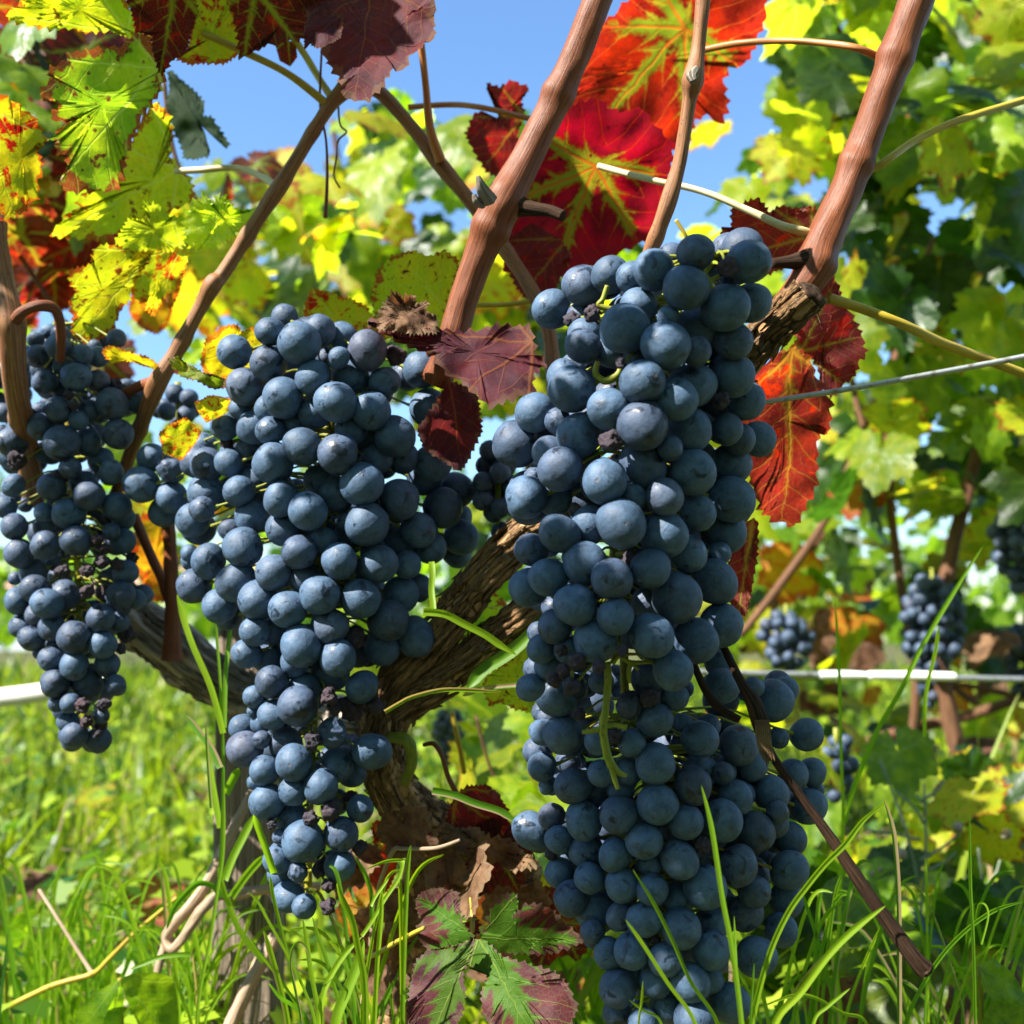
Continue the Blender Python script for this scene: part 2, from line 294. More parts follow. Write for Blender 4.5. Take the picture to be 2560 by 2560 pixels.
def grassmat(name, a, b, tw=0.5):
    N = NT(name); uvn = N.n('ShaderNodeUVMap'); uvn.uv_map = 'UVMap'; sep = N.n('ShaderNodeSeparateXYZ'); N.set(sep.inputs[0], uvn.outputs[0])
    r = N.math('FRACT', sep.outputs[0]); col = N.mix(r, a, b); col = N.mix(N.step(r, .93, .95), col, (0.42, 0.30, 0.17))
    g = N.n('ShaderNodeTexCoord').outputs['Object']
    col = N.mix(N.step(N.noise(g, 40.0, 3), 0.55, 0.8, 0.0, 0.5), col, N.mix(1.0, col, (1.4, 1.05, 0.8), 'MULTIPLY'))
    st = N.math('ABSOLUTE', N.math('SINE', N.math('MULTIPLY', sep.outputs[0], 60.0)))
    p = N.bsdf(N.mix(N.math('MULTIPLY', st, 0.25), col, N.mix(1.0, col, (0.5, 0.5, 0.5), 'MULTIPLY')), 0.42, 0.45)
    tr = N.n('ShaderNodeBsdfTranslucent'); N.set(tr.inputs[0], N.mix(1.0, col, (1.6, 1.6, 0.7), 'MULTIPLY'))
    ms = N.n('ShaderNodeMixShader'); ms.inputs[0].default_value = tw; N.t.links.new(p, ms.inputs[1]); N.t.links.new(tr.outputs[0], ms.inputs[2])
    return N.done(ms.outputs[0])
M_grass = grassmat('grass_blade', (0.09, 0.24, 0.012), (0.30, 0.46, 0.015), .55)
M_grassfield = grassmat('grass_field', (0.012, 0.075, 0.004), (0.42, 0.52, 0.012), 0.42)
def groundmat():
    N = NT('soil_and_turf'); g = N.n('ShaderNodeTexCoord').outputs['Object']
    c = N.mix(N.step(N.noise(g, 6.0, 6, 0.7), 0.4, 0.6), (0.06, 0.09, 0.015), (0.10, 0.075, 0.045))
    return N.done(N.bsdf(c, 0.95, 0.1, N.bump(N.noise(g, 30.0, 4), 0.8, 0.02)))
# ------------------------------------------------------------------ ground
gs = 220
ground = obj('ground', mesh('ground', [(-gs, -gs, 0), (gs, -gs, 0), (gs, gs, 0), (-gs, gs, 0)], [(0, 1, 2, 3)], groundmat(), smooth=False)); tag(ground, kind='structure')
# ------------------------------------------------------------------ leaves
def pt(o, s, *pts):
    return [(o[0]+x*s, o[1]+y*s) for x, y in pts]
T1 = ((0, 0), 860/1932); T2 = ((850, 0), 860/1932); T3 = ((1700, 0), 860/1932)
def resample(poly, step):
    out = []; n = len(poly)
    for i in range(n):
        a = poly[i]; b = poly[(i+1) % n]; L = math.hypot(b[0]-a[0], b[1]-a[1]); k = max(1, int(round(L/step)))
        for j in range(k): out.append((a[0]+(b[0]-a[0])*j/k, a[1]+(b[1]-a[1])*j/k))
    return out
def traced_leaf(poly, d, tilt, junc, tip, mat, parent, label=None, teeth=0.028, crinkle=0.045, cup=0.0, rings=9, center=None, name='leaf', droop=0.0):
    """poly: outline seen in the photograph; tilt=(right, up) components of the normal of the face seen"""
    cx = sum(p[0] for p in poly)/len(poly); cy = sum(p[1] for p in poly)/len(poly)
    if center: cx, cy = center
    size = max(math.hypot(p[0]-junc[0], p[1]-junc[1]) for p in poly); ext = max(max(p[0] for p in poly)-min(p[0] for p in poly), max(p[1] for p in poly)-min(p[1] for p in poly))
    o = resample(poly, ext/52); n = len(o); sd = random.random()*50
    # smooth a little, then saw teeth outwards
    sm = [((o[i-1][0]+2*o[i][0]+o[(i+1) % n][0])/4, (o[i-1][1]+2*o[i][1]+o[(i+1) % n][1])/4) for i in range(n)]
    area = sum(sm[i][0]*sm[(i+1) % n][1]-sm[(i+1) % n][0]*sm[i][1] for i in range(n)); sg = 1 if area > 0 else -1
    out = []; ph = 0; per = 3
    for i in range(n):
        a = sm[i-1]; b = sm[(i+1) % n]; tx, ty = b[0]-a[0], b[1]-a[1]; L = math.hypot(tx, ty) or 1; nx, ny = ty/L*sg, -tx/L*sg
        if ph == 0: amp = random.uniform(0.5, 1.5); per = random.choice((3, 3, 4, 5))
        k = ph/(per-1) if per > 1 else 0; k = k if k < 0.99 else 1
        off = ext*teeth*amp*(k**1.5 - 0.35); out.append((sm[i][0]+nx*off, sm[i][1]+ny*off)); ph = (ph+1) % per
    nrm = (-FWD + RT*tilt[0] + UP*tilt[1]).normalized(); C0 = P(cx, cy, d)
    def plane(px, py):
        ray = (P(px, py, 1)-CAM); t = (C0-CAM).dot(nrm)/ray.dot(nrm); return CAM+ray*t
    e1 = RT - nrm*RT.dot(nrm); e1.normalize(); e2 = nrm.cross(e1)
    J = plane(*junc); TP = plane(*tip); tv = TP-J; R = size*PX(d); ax = Vector((tv.dot(e1), tv.dot(e2))).normalized()
    V = []; U = []; E = []; F = []
    def add(px, py, s):
        p = plane(px, py); rel = p-J; lu = rel.dot(e1); lv = rel.dot(e2)
        v = (lu*ax[0]+lv*ax[1])/R; u = (lu*ax[1]-lv*ax[0])/R
        h = noise.noise(Vector((u*2.1+sd, v*2.1, 0)))*1.0 + noise.noise(Vector((u*6+sd, v*6, 3)))*0.36*(0.4+s) + noise.noise(Vector((u*15+sd, v*15, 7)))*0.03
        th = math.atan2(u, v); kk = max(-2, min(2, round(th/0.87))); dl = abs(th-0.87*kk)*math.hypot(u, v)
        h += min(dl, 0.25)*0.9                                     # blade puffs between the main veins
        h += cup*((u*u+v*v))*1.5*0.35/0.045*0.1 - droop*max(0, v)**2*10
        V.append(p+nrm*(h*R*crinkle*2)); U.append((u, v)); E.append(s)
    add(cx, cy, 0); m = len(out)
    for r in range(1, rings+1):
        s = (r/rings)**0.85
        for q in out: add(cx+(q[0]-cx)*s, cy+(q[1]-cy)*s, s)
    for i in range(m): F.append((0, 1+i, 1+(i+1) % m))
    for r in range(rings-1):
        b = 1+r*m
        for i in range(m): j = (i+1) % m; F.append((b+i, b+m+i, b+m+j, b+j))
    ob = obj(name, mesh(name, V, F, LM[mat], U, E), parent)
    if label: ob['label'] = label
    return ob
def generic_leaf_mesh(name, mat, seed, res=64, rings=4, lobes=1.0, roundish=False):
    """unit leaf in the XY plane, petiole at the origin, tip to +Y"""
    rs = random.Random(seed); V = [(0, 0, 0)]; U = [(0, 0)]; E = [0]; F = []; a0 = rs.random()*9
    rim = []
    for i in range(res):
        th = -math.pi*0.955 + 2*math.pi*0.955*i/(res-1); a = abs(th)
        if roundish: r = 0.75+0.05*math.cos(2*th)
        else:
            r = 0.56 + lobes*(0.36*math.exp(-(a/0.34)**2) + 0.27*math.exp(-((a-0.93)/0.30)**2) + 0.16*math.exp(-((a-1.8)/0.34)**2)) - 0.10*math.exp(-((a-2.9)/0.3)**2)
        r *= 1+0.05*noise.noise(Vector((th*1.5, a0, 0))); r *= 1+(0.0 if roundish else 0.055)*((i % 3)-1)
        rim.append((math.sin(th)*r, math.cos(th)*r))
    cx, cy = 0, 0.12
    for r in range(1, rings+1):
        s = r/rings
        for x, y in rim:
            X = cx*(1-s)+x*s if r else x; Y = y*s
            h = 0.16*noise.noise(Vector((X*1.4+a0, Y*1.4, a0)))+0.07*noise.noise(Vector((X*4+a0, Y*4, a0)))-0.14*(X*X+Y*Y)+0.05*abs(X)
            V.append((X, Y, h)); U.append((X, Y)); E.append(s)
    m = res
    for i in range(m-1): F.append((0, 1+i, 2+i))
    for r in range(rings-1):
        b = 1+r*m
        for i in range(m-1): F.append((b+i, b+m+i, b+m+i+1, b+i+1))
    return mesh(name, V, F, LM[mat], U, E)
def orient(n, tip, size, loc, stretch=1.0):
    z = Vector(n).normalized(); y = Vector(tip); y = (y-z*y.dot(z)).normalized(); x = y.cross(z)
    return Matrix(((x.x*size*stretch, y.x*size, z.x*size, loc[0]), (x.y*size*stretch, y.y*size, z.y*size, loc[1]), (x.z*size*stretch, y.z*size, z.z*size, loc[2]), (0, 0, 0, 1)))
# ------------------------------------------------------------------ THE NEAR VINE
vine = empty('grapevine', P(1000, 2560, 0.5)); vine.location.z = 0
tag(vine, 'gnarled old grapevine with red-brown canes and autumn leaves, trunk between the hanging bunches', 'grapevine')
BL, FL = (0.28, -0.54), (-0.25, 0.40)        # leaning forward: light comes through; leaning back: sun on the face seen
# trunk and arms
ptube('trunk', [(960, 2960, 105, .56), (985, 2700, 90, .555), (1010, 2520, 72, .55), (1040, 2330, 62, .545), (1075, 2180, 58, .54), (1150, 2110, 66, .53), (1085, 2070, 62, .515), (990, 1985, 56, .505), (955, 1880, 50, .50), (965, 1770, 52, .50), (1020, 1690, 50, .50)], M_old, vine, seg=40, sub=14, rough=.32, ridge=.22, fr=70)
ptube('trunk_stub', [(1140, 2120, 60, .53), (1250, 2160, 50, .54), (1330, 2190, 34, .55)], M_old, vine, seg=24, sub=10, rough=.35, ridge=.2, fr=80)
ptube('arm', [(x, y, r*.86, d) for x, y, r, d in [(960, 1850, 40, .50), (990, 1700, 46, .497), (1100, 1580, 47, .49), (1210, 1440, 46, .485), (1330, 1330, 52, .48), (1420, 1290, 50, .475), (1560, 1180, 45, .475), (1720, 1040, 45, .47), (1860, 900, 48, .455), (1940, 815, 46, .447), (2025, 738, 50, .44)]], M_old, vine, seg=32, sub=12, rough=.22, ridge=.16, fr=80, seed=3)
ptube('cut_face', [(2022, 741, 42, .4397), (2034, 730, 37, .4385), (2040, 724, 20, .4378)], M_cut, vine, seg=20, sub=3, rough=.3, fr=200)
ptube('arm', [(x, y, r*.84, d) for x, y, r, d in [(950, 1840, 40, .503), (1010, 1760, 46, .50), (1120, 1690, 44, .495), (1250, 1590, 46, .49), (1370, 1500, 44, .485), (1480, 1440, 40, .48)]], M_old, vine, seg=30, sub=10, rough=.2, ridge=.14, fr=80, seed=9)
def bark_strips(px, n, length=.035, mat=None):
    pts = catmull([tuple(P(x, y, d))+(r*.86*PX(d),) for x, y, r, d in px], 30); mb = Multi(); N_ = len(pts)
    for k in range(n):
        i = random.randrange(1, N_-8); an = random.uniform(0, 6.28); L = random.uniform(.4, 1.2)*length; path = []; acc = 0; j = i; lift = random.uniform(.2, 1.4)
        while acc < L and j < N_-1:
            a = Vector(pts[j][:3]); b = Vector(pts[j+1][:3]); t = (b-a).normalized(); s_ = t.cross(Vector((.3, .9, .2))).normalized(); q = t.cross(s_)
            f = acc/L; rr = pts[j][3]*(1.0+.05*math.sin(f*9+k))+.0009+lift*.0022*abs(2*f-1)**3
            path.append(tuple(a+(s_*math.cos(an+f*.25)+q*math.sin(an+f*.25))*rr)+(random.uniform(.0006, .0016)*(1-abs(2*f-1)**4*.8),)); acc += (b-a).length; j += 1
        path = path[::3]+[path[-1]]
        if len(path) > 3: mb.tube(path, seg=5, sub=2, rough=.5, fr=500)
    o = mb.build('bark_strips', mat or M_old, vine); o['kind'] = 'stuff'; return o
TRK = [(1010, 2520, 72, .55), (1040, 2330, 62, .545), (1075, 2180, 58, .54), (1150, 2110, 66, .53), (1085, 2070, 62, .515), (990, 1985, 56, .505), (955, 1880, 50, .50), (965, 1770, 52, .50), (1020, 1690, 50, .50)]
bark_strips(TRK, 260)
bark_strips([(960, 1850, 40, .50), (990, 1700, 46, .497), (1100, 1580, 47, .49), (1210, 1440, 46, .485), (1330, 1330, 52, .48), (1420, 1290, 50, .475), (1560, 1180, 45, .475), (1720, 1040, 45, .47), (1860, 900, 48, .455), (1940, 815, 46, .447), (2025, 738, 44, .44)], 150, .04)
bark_strips([(950, 1840, 40, .503), (1010, 1760, 46, .50), (1120, 1690, 44, .495), (1250, 1590, 46, .49), (1370, 1500, 44, .485), (1480, 1440, 40, .48)], 80, .04)
bark_strips([(260, 1440, 48, .60), (340, 1550, 52, .60), (430, 1620, 58, .60), (520, 1690, 56, .60), (620, 1740, 50, .60)], 120, .05, M_grey)
# canes
def cane(px, mat=None, name='cane', **kw):
    kw.setdefault('seg', 22); kw.setdefault('sub', 9); kw.setdefault('rough', .09); kw.setdefault('ridge', .05); name == 'cane' and kw.setdefault('nodes', random.uniform(.045, .065)); name == 'cane' and kw.update(sub=22); kw.setdefault('fr', 90)
    return ptube(name, px, mat or M_cane, vine, seed=random.random()*9, **kw)
cane([(1560, -160, 36, .47), (1502, -20, 37, .47), (1425, 170, 37, .47), (1350, 330, 38, .47), (1290, 445, 42, .468), (1258, 505, 50, .466), (1232, 560, 46, .467), (1190, 660, 38, .469), (1155, 760, 37, .47), (1130, 850, 36, .47), (1090, 960, 34, .475)])
cane([(1290, 515, 30, .466), (1330, 522, 19, .463), (1375, 528, 15, .46), (1408, 540, 14, .457)], M_canedark, 'spur')
cane([(1222, 500, 20, .45), (1205, 470, 13, .445), (1195, 440, 5, .443)], M_grey, 'bud', rough=.4)
cane([(1205, 510, 14, .452), (1190, 500, 10, .448), (1185, 485, 6, .447)], M_grey, 'bud', rough=.4)
cane([(2360, -170, 44, .46), (2292, 0, 43, .46), (2200, 249, 40, .46), (2152, 378, 40, .46), (2103, 503, 41, .458), (2052, 615, 47, .456), (2022, 695, 44, .454), (1955, 770, 32, .455), (1890, 850, 30, .458), (1840, 900, 28, .462)])
cane([(2020, 650, 30, .452), (1975, 655, 17, .45), (1930, 658, 12, .448)], M_canedark, 'spur')
cane([(1768, -150, 18, .44), (1757, 0, 18, .44), (1745, 120, 18, .44), (1733, 195, 24, .438), (1722, 260, 17, .44), (1700, 400, 17, .442), (1672, 500, 22, .443), (1645, 580, 18, .445), (1615, 660, 17, .45), (1600, 760, 16, .455)], M_canelight)
cane([(1738, 180, 14, .428), (1730, 190, 12, .425), (1734, 205, 9, .424)], M_grey, 'bud', rough=.5)
cane([(905, 130, 16, .52), (865, 215, 22, .52), (820, 270, 17, .52), (740, 400, 17, .52), (700, 465, 21, .52), (650, 540, 18, .52), (560, 680, 18, .52), (532, 712, 24, .518), (500, 770, 18, .52), (440, 880, 19, .52), (395, 955, 25, .52), (370, 1015, 21, .53), (335, 1110, 17, .55), (280, 1260, 15, .58)], M_canelight)
cane([(395, 955, 18, .52), (350, 965, 13, .525), (300, 990, 11, .53)])
cane([(865, 215, 18, .53), (905, 215, 18, .53), (960, 240, 17, .53), (1060, 355, 17, .53), (1100, 410, 20, .53), (1180, 510, 17, .53), (1260, 620, 17, .53), (1335, 735, 18, .525), (1370, 820, 18, .52), (1380, 900, 18, .52), (1385, 990, 18, .52)], M_canelight)
cane([(-20, 560, 30, .50), (5, 700, 30, .50), (25, 800, 33, .495), (35, 930, 30, .50), (50, 1030, 29, .515), (65, 1100, 27, .535), (85, 1250, 26, .57)], M_canelight)
cane([(25, 830, 17, .495), (50, 785, 14, .49), (95, 765, 13, .49), (138, 775, 12, .495), (152, 830, 12, .50), (150, 900, 11, .51)])
cane([(335, 1290, 13, .58), (375, 1385, 12, .575), (405, 1450, 12, .57), (425, 1500, 14, .57)], M_cane)
cane([(418, 1250, 15, .565), (425, 1360, 16, .565), (432, 1500, 18, .565), (432, 1590, 21, .565), (430, 1650, 28, .565)], M_cane, rough=.12, ridge=.2)
cane([(260, 1440, 48, .60), (340, 1550, 52, .60), (430, 1620, 58, .60), (520, 1690, 56, .60), (620, 1740, 50, .60), (760, 1770, 46, .58), (930, 1800, 42, .53)], M_grey, 'arm', seg=36, sub=12, rough=.4, ridge=.35, fr=60)
cane([(935, 1800, 16, .505), (958, 1840, 14, .495), (1015, 1850, 16, .488), (1030, 1900, 14, .488), (1010, 1960, 14, .49)], M_stem, 'shoot', rough=.15)
# petioles and thin stalks
cane([(470, 65, 9, .50), (600, 125, 9, .50), (720, 185, 9, .51), (820, 262, 11, .52)], M_petiole, 'petiole')
cane([(735, 95, 9, .53), (770, 150, 9, .53), (800, 200, 9, .525), (830, 245, 10, .52)], M_petiole, 'petiole')
cane([(440, 428, 8, .55), (500, 425, 8, .545), (590, 420, 8, .54), (650, 440, 8, .53), (690, 465, 9, .52)], M_petcream, 'petiole')
cane([(1052, 105, 9, .51), (1065, 220, 9, .515), (1075, 320, 11, .52), (1102, 405, 14, .525)], M_petorange, 'petiole')
cane([(1020, 268, 7, .56), (1120, 262, 7, .56), (1200, 268, 7, .55), (1330, 298, 7, .545)], M_petorange, 'petiole')
cane([(1497, 415, 8, .50), (1570, 435, 8, .49), (1640, 452, 8, .48), (1760, 480, 8, .47), (1880, 530, 9, .46), (1950, 562, 10, .455), (2010, 580, 12, .456), (2060, 600, 12, .462)], M_petcream, 'petiole')
cane([(1760, 125, 8, .50), (1850, 108, 8, .49), (1960, 102, 8, .48), (2060, 108, 8, .47), (2140, 120, 9, .462), (2190, 140, 10, .466), (2230, 160, 10, .475)], M_petorange, 'petiole')
cane([(2135, 425, 11, .46), (2185, 420, 10, .46), (2225, 395, 9, .46), (2290, 350, 9, .47), (2400, 300, 9, .48), (2580, 245, 9, .50)], M_petiole, 'petiole')
cane([(2070, 745, 14, .455), (2150, 770, 13, .46), (2250, 808, 12, .46), (2350, 855, 12, .47), (2450, 893, 12, .48), (2600, 950, 12, .49)], M_petiole, 'shoot')
cane([(1190, 763, 6, .53), (1260, 762, 6, .53), (1335, 752, 7, .525)], M_petiole, 'petiole')
cane([(1690, 550, 5, .5), (1720, 600, 5, .5), (1740, 660, 5, .5)], M_petiole, 'petiole')
cane([(805, 110, 3, .52), (800, 260, 3, .52), (815, 350, 3, .52), (818, 450, 4, .52), (813, 545, 5, .52)], M_cane, 'tendril')
cane([(845, 250, 3, .53), (850, 310, 2.5, .53), (866, 330, 2.5, .53), (846, 352, 2.5, .53), (840, 400, 2.5, .53), (835, 440, 2.5, .53), (850, 470, 2.5, .53)], M_canelight, 'tendril')
cane([(1060, 1862, 5, .49), (1085, 1860, 6, .485), (1105, 1890, 6, .48), (1120, 1940, 6, .48), (1140, 1980, 7, .48)], M_cane, 'tendril')
cane([(1150, 2100, 4, .47), (1090, 2120, 5, .47), (1010, 2122, 5, .475), (985, 2125, 6, .475), (960, 2180, 6, .48), (940, 2260, 6, .49), (900, 2560, 6, .5)], M_straw, 'tendril')
cane([(1060, 2320, 5, .45), (1000, 2350, 6, .46), (930, 2390, 6, .47), (880, 2400, 6, .48)], M_petiole, 'petiole')
cane([(1180, 2330, 6, .46), (1180, 2260, 6, .47), (1165, 2180, 6, .49)], M_petiole, 'petiole')
cane([(1130, 1780, 7, .6), (1145, 1850, 7, .6), (1160, 1930, 7, .62)], M_petiole, 'petiole')
# traced leaves -------------------------------------------------------------
TL = traced_leaf
TL(pt(*T1, (20, 85), (60, 60), (120, 10), (250, -60), (450, -80), (680, -60), (745, 80), (800, 190), (725, 205), (640, 172), (480, 185), (400, 160), (260, 165), (170, 150), (90, 130)), .50, BL, (318, 80), (10, 38), 'yellowgreen', vine, 'yellow-green leaf with browned tip reaching to the top left corner', center=(200, 25))
TL(pt(*T1, (800, 180), (860, 230), (945, 350), (900, 520), (800, 650), (750, 780), (700, 900), (690, 1010), (650, 1075), (520, 1070), (400, 1080), (340, 1040), (385, 950), (380, 880), (310, 850), (340, 790), (290, 780), (340, 730), (420, 670), (320, 690), (285, 650), (350, 580), (230, 560), (230, 530), (300, 430), (265, 400), (370, 340), (380, 300), (500, 270), (680, 262), (725, 215)), .485, (0.30, -0.30), (395, 170), (160, 440), 'greenspot', vine, 'drooping green leaf with brown spots and curled purple edge', center=(255, 260), cup=.3)
TL(pt(*T1, (690, -60), (740, 80), (760, 180), (850, 200), (855, 290), (905, 430), (970, 330), (1030, 310), (1060, 250), (1075, 180), (1120, 80), (1080, -60)), .475, (0.25, -0.6), (440, -40), (400, 190), 'maroonvein', vine, 'dark red leaf with green veins hanging from the top edge')
TL(pt(*T1, (1090, -60), (1290, -60), (1330, 130), (1350, 200), (1350, 300), (1260, 360), (1150, 355), (1070, 365), (985, 335), (1050, 280), (1070, 170)), .50, BL, (545, -30), (520, 160), 'redblotch', vine, 'yellow leaf with red flecked lower edge against the sky')
TL(pt(*T1, (1270, -80), (1300, 60), (1320, 130), (1330, 200), (1345, 330), (1480, 255), (1600, 235), (1700, 215), (1780, 170), (1900, 150), (1960, 100), (1960, -80)), .49, (0.25, -0.6), (640, -30), (610, 145), 'maroonvein', vine, 'purple leaf with thin green veins at the top edge')
TL(pt(*T1, (1540, 230), (1660, 230), (1670, 320), (1630, 375), (1570, 340)), .53, BL, (720, 95), (725, 165), 'maroonvein', vine)
TL([(740, -60), (870, -60), (1060, -60), (1095, -20), (1080, 50), (1088, 90), (1060, 108), (1035, 146), (1020, 190), (985, 180), (960, 215), (914, 256), (868, 254), (852, 205), (821, 165), (801, 119), (775, 70)], .465, (-.35, .5), (925, -30), (890, 255), 'maroon', vine, 'crinkled purple leaf with orange veins beside the blue sky', crinkle=.045)
TL([(770, 30), (800, 20), (860, 40), (850, 90), (800, 130), (775, 110), (760, 125), (765, 70)], .46, FL, (850, 30), (765, 120), 'maroon', vine)
TL(pt(*T1, (-140, 480), (0, 525), (60, 550), (120, 620), (190, 650), (210, 690), (240, 730), (270, 795), (200, 808), (230, 880), (240, 960), (215, 1000), (220, 1130), (160, 1110), (155, 1180), (100, 1200), (40, 1240), (-20, 1190), (-150, 1150)), .50, BL, (-60, 250), (40, 545), 'redblotch', vine, 'yellow-green leaf with scarlet blotches at the left edge')
TL(pt(*T1, (870, 560), (940, 620), (965, 720), (950, 880), (1030, 950), (1075, 1000), (1095, 1100), (1050, 1140), (930, 1200), (820, 1190), (800, 1240), (680, 1300), (560, 1335), (470, 1340), (300, 1335), (290, 1300), (370, 1220), (450, 1180), (430, 1120), (500, 1060), (620, 1060), (700, 880), (740, 780), (800, 660)), .56, (0.25, -0.5), (445, 425), (140, 590), 'yellowgreen', vine, 'broad backlit yellow leaf peppered with brown spots behind the drooping green one', center=(380, 450))
TL(pt(*T1, (640, 1370), (680, 1300), (720, 1230), (820, 1240), (810, 1130), (900, 1150), (960, 1220), (1030, 1210), (1060, 1290), (1040, 1360), (1000, 1410), (870, 1400), (760, 1420)), .525, BL, (455, 620), (330, 560), 'lime', vine, 'young lime-green leaf glowing in the sun', teeth=.05)
TL(pt(*T1, (1030, 1210), (1100, 1130), (1150, 1095), (1195, 1150), (1220, 1095), (1270, 1110), (1300, 1150), (1360, 1190), (1430, 1170), (1500, 1230), (1470, 1290), (1400, 1330), (1310, 1330), (1200, 1400), (1060, 1390), (1030, 1300)), .52, (0.1, -0.15), (540, 600), (540, 495), 'lime', vine, 'small bright green leaf with pale shiny tips on the tan cane', teeth=.06, crinkle=.07)
TL(pt(*T1, (390, 1510), (520, 1475), (520, 1400), (600, 1370), (760, 1420), (870, 1400), (800, 1520), (750, 1620), (725, 1700), (680, 1740), (640, 1840), (560, 1900), (490, 1930), (400, 1880), (410, 1780), (385, 1710), (430, 1640), (390, 1590)), .53, BL, (385, 630), (190, 850), 'yellowgreen', vine, 'yellow-green leaf with serrated edge above the left bunch')
TL(pt(*T1, (760, 1420), (870, 1400), (1000, 1385), (1060, 1420), (1040, 1530), (1000, 1600), (930, 1660), (860, 1785), (790, 1700), (740, 1640), (760, 1540)), .535, BL, (450, 620), (380, 790), 'redblotch', vine, 'leaf lobe yellow mottled with orange and red')
TL(pt(*T1, (950, 390), (1080, 500), (1160, 590), (1120, 650), (1200, 660), (1240, 740), (1290, 810), (1265, 822), (1180, 700), (1110, 690), (1110, 780), (1165, 830), (1190, 900), (1040, 900), (970, 740), (945, 560)), .62, (-.3, .1), (430, 190), (560, 360), 'darkgreen', vine, 'shaded dark blue-green leaf silhouetted against the sky')
TL(pt(*T1, (720, 1740), (750, 1600), (860, 1720), (940, 1620), (1030, 1560), (1000, 1660), (970, 1720), (940, 1830), (880, 1875), (780, 1840), (735, 1780)), .68, BL, (450, 650), (350, 830), 'orange', vine, 'blurred orange leaf tip behind the tan cane')
TL([(1500, 75), (1560, 10), (1600, -60), (1760, -80), (1895, -60), (1914, 36), (1885, 120), (1862, 160), (1820, 158), (1808, 205), (1820, 260), (1800, 312), (1770, 285), (1740, 300), (1722, 345), (1690, 360), (1650, 395), (1560, 380), (1490, 400), (1430, 340), (1395, 290), (1410, 245), (1440, 190), (1480, 130)], .60, (0.25, -0.75), (1712, 70), (1460, 350), 'red', vine, 'large scarlet leaf with bright green star of veins, upper of the two behind the canes', teeth=.02, center=(1650, 150))
TL([(1390, 290), (1420, 268), (1490, 245), (1540, 275), (1600, 262), (1640, 320), (1682, 352), (1665, 440), (1652, 520), (1625, 600), (1565, 622), (1480, 668), (1400, 690), (1350, 722), (1320, 750), (1300, 690), (1250, 660), (1270, 600), (1258, 570), (1300, 500), (1310, 430), (1345, 400), (1350, 345)], .55, (0.3, -0.75), (1490, 415), (1370, 730), 'red', vine, 'large scarlet leaf with green veins, lower of the two behind the canes', teeth=.02, center=(1475, 460))
TL([(1250, 610), (1330, 560), (1400, 600), (1430, 640), (1400, 700), (1370, 760), (1330, 760), (1290, 720), (1260, 650)], .545, (-.05, .1), (1420, 600), (1300, 740), 'wine', vine)
TL(pt(*T2, (810, 460), (900, 490), (960, 445), (1010, 470), (1065, 490), (1020, 560), (1040, 640), (1000, 740), (1010, 850), (960, 900), (870, 990), (815, 960), (760, 870), (695, 750), (740, 660), (790, 620), (880, 700), (920, 620), (860, 540)), .60, BL, (1310, 290), (1200, 430), 'wine', vine, 'small red and maroon leaf left of the main cane')
TL(pt(*T3, (280, 1170), (350, 1140), (430, 1110), (510, 1195), (580, 1150), (630, 1170), (760, 1160), (800, 1250), (760, 1400), (600, 1500), (430, 1560), (290, 1460), (245, 1400), (230, 1275), (290, 1310)), .50, (.05, -.25), (2030, 590), (1850, 640), 'wine', vine, 'maroon leaf with pale veins directly behind the topmost grapes')
TR = ((1800, 700), 760/1932)
TL(pt(*TR, (560, 0), (650, -40), (740, -10), (750, 40), (830, 190), (870, 260), (910, 340), (925, 480), (870, 530), (860, 610), (760, 680), (690, 760), (640, 640), (600, 500), (470, 450), (480, 300), (560, 200)), .49, (.1, -.05), (2000, 880), (2160, 840), 'wine', vine, 'dull wine-red leaf half with yellow veins right of the sawn stump', center=(2060, 840))
TL(pt(*TR, (210, 560), (350, 480), (480, 440), (600, 500), (640, 640), (690, 760), (670, 970), (610, 880), (600, 1050), (600, 1230), (560, 1370), (520, 1440), (470, 1560), (330, 1530), (240, 1440), (180, 1270), (120, 1100), (150, 900), (190, 700)), .485, (.3, -.6), (1985, 880), (1950, 1310), 'wine', vine, 'long dark red leaf with scarlet patches beside the upper right bunch', center=(1960, 1050))
TL([(1895, 1300), (1892, 1400), (1880, 1470), (1865, 1535), (1835, 1550), (1815, 1450), (1825, 1380), (1860, 1300)], .47, (-.2, .2), (1885, 1290), (1845, 1545), 'wine', vine, 'narrow curled red leaf tip below the long red leaf')
TL([(917, 816), (970, 808), (1040, 820), (1120, 832), (1200, 818), (1322, 802), (1330, 830), (1340, 880), (1366, 900), (1332, 925), (1335, 975), (1290, 1003), (1235, 1027), (1190, 990), (1150, 950), (1110, 935), (1090, 900), (1050, 880), (985, 855)], .45, (-.25, .45), (1330, 850), (930, 820), 'maroon', vine, 'leathery purple leaf lying over the middle bunch', crinkle=.07, center=(1190, 880))
TL([(1040, 1075), (1090, 1000), (1120, 950), (1190, 975), (1210, 1080), (1185, 1130), (1165, 1165), (1148, 1180), (1110, 1155), (1060, 1125)], .47, (.2, -.1), (1120, 940), (1160, 1180), 'maroon', vine, 'ragged red-brown leaf edge right of the middle bunch', crinkle=.08)
TL(pt(*T2, (215, 1850), (215, 1750), (250, 1700), (290, 1645), (350, 1670), (410, 1645), (425, 1700), (495, 1695), (480, 1760), (550, 1785), (545, 1880), (400, 1890)), .455, (.1, .1), (980, 840), (1020, 740), 'brown', vine, 'withered brown leaf curled above the middle bunch', teeth=.06, crinkle=.12)
